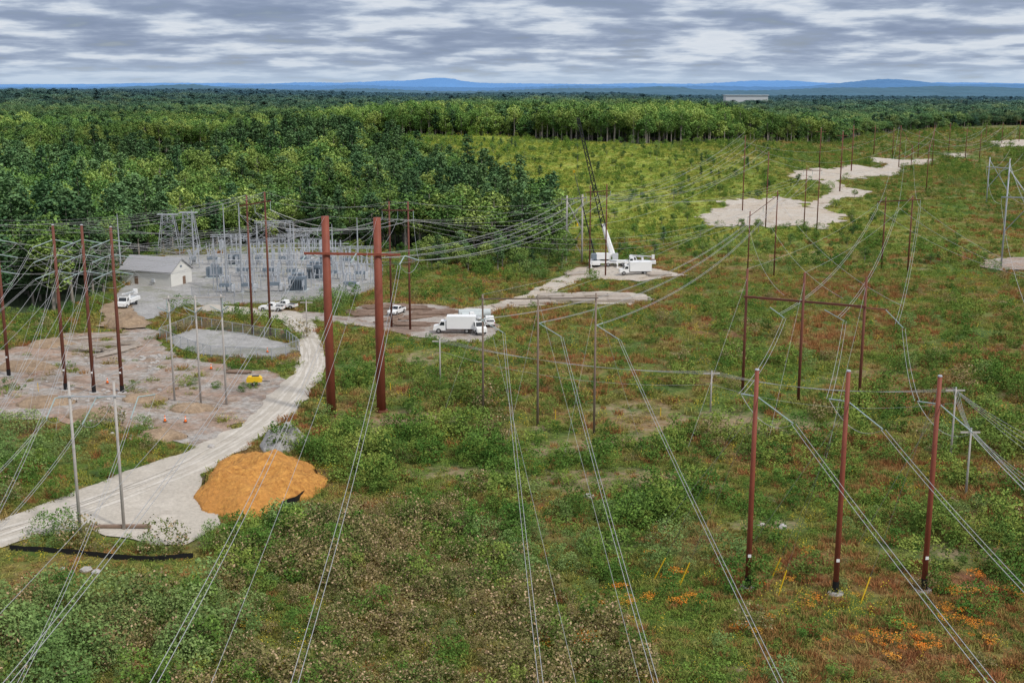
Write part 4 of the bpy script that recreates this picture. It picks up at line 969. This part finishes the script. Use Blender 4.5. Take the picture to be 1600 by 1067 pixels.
def crane():
    P=gp(955,417); r=thing("truck_crane",(P.x,P.y,P.z+0.25),"white truck crane with long dark lattice boom raised","crane",rot=0)
    MB().box((0,0,1.3),(13,2.6,0.7)).obj("carrier",M_white,r)
    c=MB(); c.prism([(5.2,1.0),(5.2,2.9),(6.9,2.85),(7.4,1.9),(7.4,1.0)],-1.25,1.25); c.obj("cab",M_white,r)
    w=MB(); w.prism([(5.5,1.95),(5.5,2.7),(6.75,2.68),(7.1,1.95)],-1.262,1.262); w.obj("side_window",M_window,r)
    for x in(-5,-3.6,-1,3.2,4.6):
        for y in(-1.1,1.1): wheel(r,x,y,0.58,0.4)
    for x in(-6,1.5):
        mb=MB(); mb.box((x,0,0.9),(0.4,7,0.3)); 
        for s in(-1,1): mb.cyl((x,s*3.5,0),(x,s*3.5,1.1),0.12,0.12,6); mb.cyl((x,s*3.5,0),(x,s*3.5,0.1),0.45,0.45,8)
        mb.obj("outrigger",M_white,r)
    MB().cyl((-2,0,1.66),(-2,0,2.0),1.2,1.2,16).obj("turntable",M_black,r)
    MB().box((-2.3,0,2.9),(4.2,2.4,1.6)).obj("upper_structure",M_white,r)
    MB().box((1.0,-1.35,3.0),(1.6,1.0,1.7)).obj("operator_cab",M_lightgrey,r)
    MB().box((-5.0,0,2.8),(1.4,2.7,1.5)).obj("counterweight",M_greygear,r)
    o=Vector((P.x,P.y,P.z+0.25))
    kn=pt(942,350,P.y+1)-o; tip=pt(903,184,P.y+3)-o
    foot=pt(957,398,P.y+0.3)-o
    MB().tube([Vector((-1.2,0.2,3.2)),foot],[0.6,0.6],6).obj("boom_foot",M_white,r)
    MB().tube([foot,kn],[0.85,0.6],6).obj("boom",M_white,r)
    MB().cyl(Vector((0.8,0.2,2.5)),foot.lerp(kn,0.5),0.22,0.18,8).obj("lift_cylinder",M_greygear,r)
    kn=foot.lerp(kn,0.9)
    d=(tip-kn); dn=d.normalized(); e1=dn.cross(Vector((0,1,0))).normalized(); e2=dn.cross(e1)
    mb=MB(); n=30; w0=0.58; w1=0.3
    def wq(t): return w0+(w1-w0)*t
    for sx in(-1,1):
        for sy in(-1,1): mb.tube([kn+e1*sx*w0+e2*sy*w0,tip+e1*sx*w1+e2*sy*w1],0.16,4)
    for i in range(n):
        t0=i/n; t1=(i+1)/n
        for a,b in((e1,e2),(e2,e1)):
            for s in(-1,1):
                p0=kn+d*t0+a*wq(t0)+b*s*wq(t0); p1=kn+d*t1-a*wq(t1)+b*s*wq(t1)
                if i%2: p0=kn+d*t0-a*wq(t0)+b*s*wq(t0); p1=kn+d*t1+a*wq(t1)+b*s*wq(t1)
                mb.tube([p0,p1],0.1,3)
    mb.obj("lattice_jib",M_black,r)
    MB().tube([tip,tip+Vector((0.2,0,-30))],0.03,4).obj("hoist_cable",M_wired,r)
    MB().box(tip+Vector((0.2,0,-30.4)),(0.4,0.3,0.9)).obj("hook_block",M_yellow,r)
    MB().tube([foot+Vector((-1.5,0,2)),foot.lerp(kn,0.8)-e1*1.5,tip],0.03,4).obj("pendant_line",M_wired,r)
    Q=gp(930,416); q=thing("boom_truck",(Q.x,Q.y,Q.z+0.25),"white boom truck with slim dark boom and yellow bucket","truck",rot=math.radians(90)); oq=Vector((Q.x,Q.y,Q.z+0.25))
    MB().box((0,0,1.1),(8,2.3,0.9)).obj("chassis",M_white,q)
    c=MB(); c.prism([(2.6,1.56),(2.6,2.8),(3.5,2.8),(4.0,1.9),(4.0,1.56)],-1.1,1.1); c.obj("cab",M_white,q)
    for x in(-2.8,-1.4,2.6):
        for y in(-0.95,0.95): wheel(q,x,y,0.5,0.35)
    Ri=Matrix.Rotation(-math.radians(90),3,'Z')
    t2=Ri@(pt(897,268,Q.y+3)-oq); b2=Vector((-0.5,0,2.2)); 
    MB().cyl((-0.5,0,1.56),(-0.5,0,2.4),0.5,0.4,10).obj("turret",M_white,q)
    MB().tube([b2,b2.lerp(t2,0.6)],[0.24,0.17],6).obj("lower_boom",M_black,q); MB().tube([b2.lerp(t2,0.6),t2],[0.13,0.08],6).obj("upper_boom",M_wired,q)
    MB().box(t2,(0.7,0.6,0.8)).obj("bucket",M_yellow,q)
crane()
p=gl(398,603); r=thing("compressor_trailer",p,"yellow towable air compressor on the gravel","trailer",rot=0.1)
MB().prism([(-1.3,0.55),(-1.3,1.2),(-1.0,1.5),(0.9,1.5),(1.3,1.15),(1.3,0.55)],-0.7,0.7).obj("housing",M_yellow,r)
MB().tube([(1.3,0,0.6),(2.6,0,0.5)],0.06,5).obj("drawbar",M_black,r)
for y in(-0.78,0.78): wheel(r,0,y,0.34,0.18)
MB().box((0.2,0,1.54),(1.2,0.8,0.06)).obj("roof_vent",M_black,r)
for (u,v) in [(258,660),(290,661),(168,600),(418,552),(330,578)]:
    r=thing("traffic_cone",gl(u,v,0.2),"orange traffic cone on the gravel","traffic cone","orange traffic cones")
    MB().box((0,0,0.03),(0.5,0.5,0.06)).obj("base",M_black,r); MB().cyl((0,0,0.06),(0,0,0.95),0.22,0.05,10).obj("cone",M_orangep,r); MB().cyl((0,0,0.5),(0,0,0.65),0.142,0.11,10).obj("reflective_band",M_white,r)
def mound(name,px,r,h,mat,label,cat,rough=0.08,n=90,irr=0.3,grp=None):
    g=gp(*px); mb=MB()
    for j in range(n):
        for i in range(n):
            x=(i/(n-1)*2-1); y=(j/(n-1)*2-1); a=math.atan2(y,x); R=1+0.09*math.sin(3*a+1)+0.06*math.sin(5*a+2)+0.03*math.sin(11*a)
            q=math.hypot(x,y)/R; f=max(0,1-q/0.9); z=h*math.sin(min(1,f*1.45)*math.pi/2)*(1+irr*math.sin(x*5+1)*math.sin(y*6)+irr*0.45*math.sin(x*11+y*7)*math.sin(y*12-x*4))+ (rough*random.uniform(-1,1) if f>0 else -0.5)
            X_=g.x+x*r[0]; Y_=g.y+y*r[1]; mb.v.append((x*r[0],y*r[1],float(gz(X_,Y_))-g.z+z+0.3*(f>0)))
    for j in range(n-1):
        for i in range(n-1):
            a=j*n+i
            mb.f.append((a,a+1,a+n+1,a+n))
    ob=mb.obj(name,mat,None,tuple(g),smooth=True); tag(ob,label,cat,grp)
mound("mulch_pile",(405,757),(8.6,13),2.2,M_mulch,"large pile of orange wood mulch beside the road","mulch pile",0.12,90,0.36)
mound("gravel_pile",(444,694),(3.8,5.5),2.0,M_yard,"pale gravel pile behind the mulch","gravel pile",0.12)
mound("sand_pile",(196,508),(5,5),1.6,M_soil,"small brown sand pile near the building","sand pile",0.06)
for (u,v,a,b,h) in [(40,575,6,4,0.8),(225,625,4,3,0.6),(250,684,4,3,0.8),(80,540,5,4,0.9),(70,630,5,4,0.6),(140,650,4,3,0.6),(300,640,4,3,0.5)]:
    mound("dirt_mound",(u,v),(a,b),h,M_soil,"low brown dirt mound on the work pad","dirt mound",0.1,40,0.3,"low dirt mounds")
def planks(name,px,n,L,W,rot,label,mat=M_timber,hgt=1,jit=0.15,grp="timber mats"):
    p=gl(px[0],px[1],0.22); r=thing(name,p,label,"timber",grp,rot)
    for k in range(hgt):
        mb=MB()
        for i in range(n):
            mb.box((random.uniform(-1,1)*jit*3,(i-(n-1)/2)*W*1.08,0.13+k*0.27),(L*random.uniform(0.93,1.0),W,0.24),rot=random.uniform(-1,1)*jit*0.1)
        mb.obj("plank_layer",mat,r)
for (u,v,rt,h) in [(850,474,0.05,2),(880,472,0.05,3),(910,473,0.02,3),(940,471,0.05,2),(970,472,0,3),(995,471,0.05,2),(860,466,0.04,3),(895,465,0,2),(930,465,0.03,3),(965,465,0.03,2),(820,476,0.1,1),(790,480,0.2,1),(1030,431,0.1,2),(900,430,0.3,2)]:
    planks("timber_mat_stack",(u,v),5,6.0,0.75,rt,"stack of weathered timber mats beside the track",hgt=h)
for (u,v,rt,h) in [(600,482,0.3,2),(640,484,-0.2,2),(660,496,0.5,1),(590,492,0.2,1),(650,508,-0.1,1),(680,492,0.2,2),(575,488,0.1,1),(615,500,0.9,1)]:
    planks("log_pile",(u,v),8,7.5,0.45,rt,"loose brown poles stacked on dirt",mat=M_log,hgt=h,jit=0.8,grp="loose log piles")
for (u,v,rt,h) in [(130,548,-0.3,2),(170,540,0.2,2),(150,528,0.4,1),(185,550,1.0,1)]:
    planks("log_pile",(u,v),7,8,0.4,rt,"weathered logs stacked on the gravel pad",mat=M_timber,hgt=h,jit=0.9,grp="loose log piles")
planks("timber_beam",(186,826),2,7.5,0.3,0.02,"two dark timbers lying beside grey poles",mat=M_log)
planks("timber_mat_stack",(372,583),4,4.5,0.4,-0.15,"short brown timbers stacked near the lot",mat=M_log)
for px,lab,hh in (([(15,860),(60,862),(120,867),(180,874),(240,877),(302,872)],"black silt fence along the brush",0.62),([(492,738),(497,752),(484,772),(462,788),(440,795)],"black silt fence around the mulch pile",1.0),([(322,745),(318,770),(335,795),(360,806)],"dark edging beside the mulch pile",0.7)):
    P=[gp(u,v) for u,v in px]; o_=P[0]; mb=MB(); r=thing("silt_fence",tuple(o_),lab,"silt fence")
    Q=[]
    for a,b in zip(P[:-1],P[1:]):
        for q in range(4): Q.append(a.lerp(b,q/4))
    Q.append(P[-1])
    for p_ in Q:
        p_.z=float(gz(p_.x,p_.y)); mb.v.append(tuple(p_-o_)); mb.v.append(tuple(p_-o_+Vector((0,0.05,hh+random.uniform(-.08,.06)))))
    for i in range(len(Q)-1): mb.f.append((2*i,2*i+2,2*i+3,2*i+1))
    mb.obj("fabric",M_black,r)
def rock(seed):
    r_=random.Random(seed); import bmesh
    bm=bmesh.new(); bmesh.ops.create_icosphere(bm,subdivisions=2,radius=1)
    for v in bm.verts: v.co*=r_.uniform(0.8,1.15); v.co.z*=0.6
    me=bpy.data.meshes.new("rock"); bm.to_mesh(me); bm.free(); me.materials.append(M_rock); return me
RK=[rock(i) for i in range(3)]
for k in range(180):
    if k<150: u,v=random.choice([(random.uniform(100,290),random.uniform(600,690)),(random.uniform(0,200),random.uniform(560,655)),(random.uniform(215,250),random.uniform(555,580)),(random.gauss(235,14),random.gauss(682,6))])
    elif k<170: u,v=random.uniform(1095,1320),random.uniform(312,357)
    else: u,v=[(920,778),(1222,825),(135,892),(98,890),(1190,822),(1560,410),(1585,412),(150,895),(240,690),(330,700)][k-170]
    p=gp(u,v); s=random.uniform(0.15,0.5)*(1.6 if k>=170 else 1); ob=mobj("rock",RK[k%3],None,(p.x,p.y,p.z+0.15),random.uniform(0,6)); ob.scale=(s,s*0.8,s); tag(ob,"pale grey boulder on open ground","rock","scattered rocks")
for (u,v) in [(770,626),(868,655),(640,622),(1032,652),(60,612),(610,612)]:
    p=gp(u,v); tag(MB().tube([(0,0,-.1),(0,0,1.5),(0,0,1.55)],[0.05,0.05,0.02],6).obj("marker_post",M_yellow,None,tuple(p)),"short yellow marker post in brush","marker post","yellow marker posts")
p=pt(1165,153,2600); r=thing("distant_building",(p.x,2600,float(gz(p.x,2600))),"long low white building above distant trees","building")
MB().box((0,0,14),(90,30,28)).obj("wall",M_lightgrey,r); MB().box((0,0,28.6),(94,34,1.2)).obj("roof",M_lightgrey,r)
# ------------------------------------------------------------ sky and sun
w=bpy.data.worlds.new("World"); scene.world=w; w.use_nodes=True; nt=w.node_tree
for n in list(nt.nodes): nt.nodes.remove(n)
out=nt.nodes.new('ShaderNodeOutputWorld'); bg=nt.nodes.new('ShaderNodeBackground'); nt.links.new(bg.outputs[0],out.inputs[0])
sky=nt.nodes.new('ShaderNodeTexSky'); sky.sky_type='NISHITA'; sky.sun_disc=False; EL=math.radians(48); AZ=math.radians(130)
sky.sun_elevation=EL; sky.sun_rotation=AZ
tc=nt.nodes.new('ShaderNodeTexCoord'); sp=nt.nodes.new('ShaderNodeSeparateXYZ'); nt.links.new(tc.outputs['Generated'],sp.inputs[0])
def mth(op,a,b=None,c=None):
    n=nt.nodes.new('ShaderNodeMath'); n.operation=op
    for i,v in enumerate((a,b,c)):
        if v is None: continue
        if isinstance(v,(int,float)): n.inputs[i].default_value=v
        else: nt.links.new(v,n.inputs[i])
    return n.outputs[0]
zz=mth('ADD',mth('MAXIMUM',sp.outputs[2],0.0),0.11)
cx=nt.nodes.new('ShaderNodeCombineXYZ'); nt.links.new(mth('DIVIDE',sp.outputs[0],zz),cx.inputs[0]); nt.links.new(mth('DIVIDE',sp.outputs[1],zz),cx.inputs[1])
n1=noise(nt,2.2,8,cx.outputs[0],0.55,0.0); n2=noise(nt,0.8,3,cx.outputs[0],0.5,0.0)
nn=mth('ADD',mth('MULTIPLY',n1,0.66),mth('MULTIPLY',n2,0.34))
cl=ramp(nt,nn,[(0.37,(0.21,0.27,0.40)),(0.45,(0.28,0.345,0.48)),(0.495,(0.37,0.44,0.57)),(0.53,(0.53,0.60,0.71)),(0.58,(0.70,0.75,0.82)),(0.68,(0.62,0.68,0.77))])
hz=ramp(nt,sp.outputs[2],[(0.0,0.95),(0.010,0.65),(0.022,0.15),(0.04,0.0)])
cl=mix(nt,hz,cl,(0.50,0.62,0.77))
up=ramp(nt,sp.outputs[2],[(0.10,0.0),(0.4,1.0)])
cl=mix(nt,up,cl,mix(nt,1.0,cl,(2.05,1.85,1.66),'MULTIPLY'))
sk=mix(nt,1.0,sky.outputs[0],(0.1,0.1,0.1),'MULTIPLY')
mask=ramp(nt,n1,[(0.30,0.7),(0.42,0.97)])
nt.links.new(mix(nt,mask,sk,cl),bg.inputs[0]); bg.inputs[1].default_value=1.0
sd=bpy.data.lights.new("sun",'SUN'); sd.energy=2.4; sd.angle=math.radians(5); sd.color=(1.0,0.95,0.87)
so_=bpy.data.objects.new("sun",sd); COL.objects.link(so_)
d=Vector((math.sin(AZ)*math.cos(EL),math.cos(AZ)*math.cos(EL),math.sin(EL)))
so_.rotation_euler=d.to_track_quat('Z','Y').to_euler()
print("wires",wire_n[0])
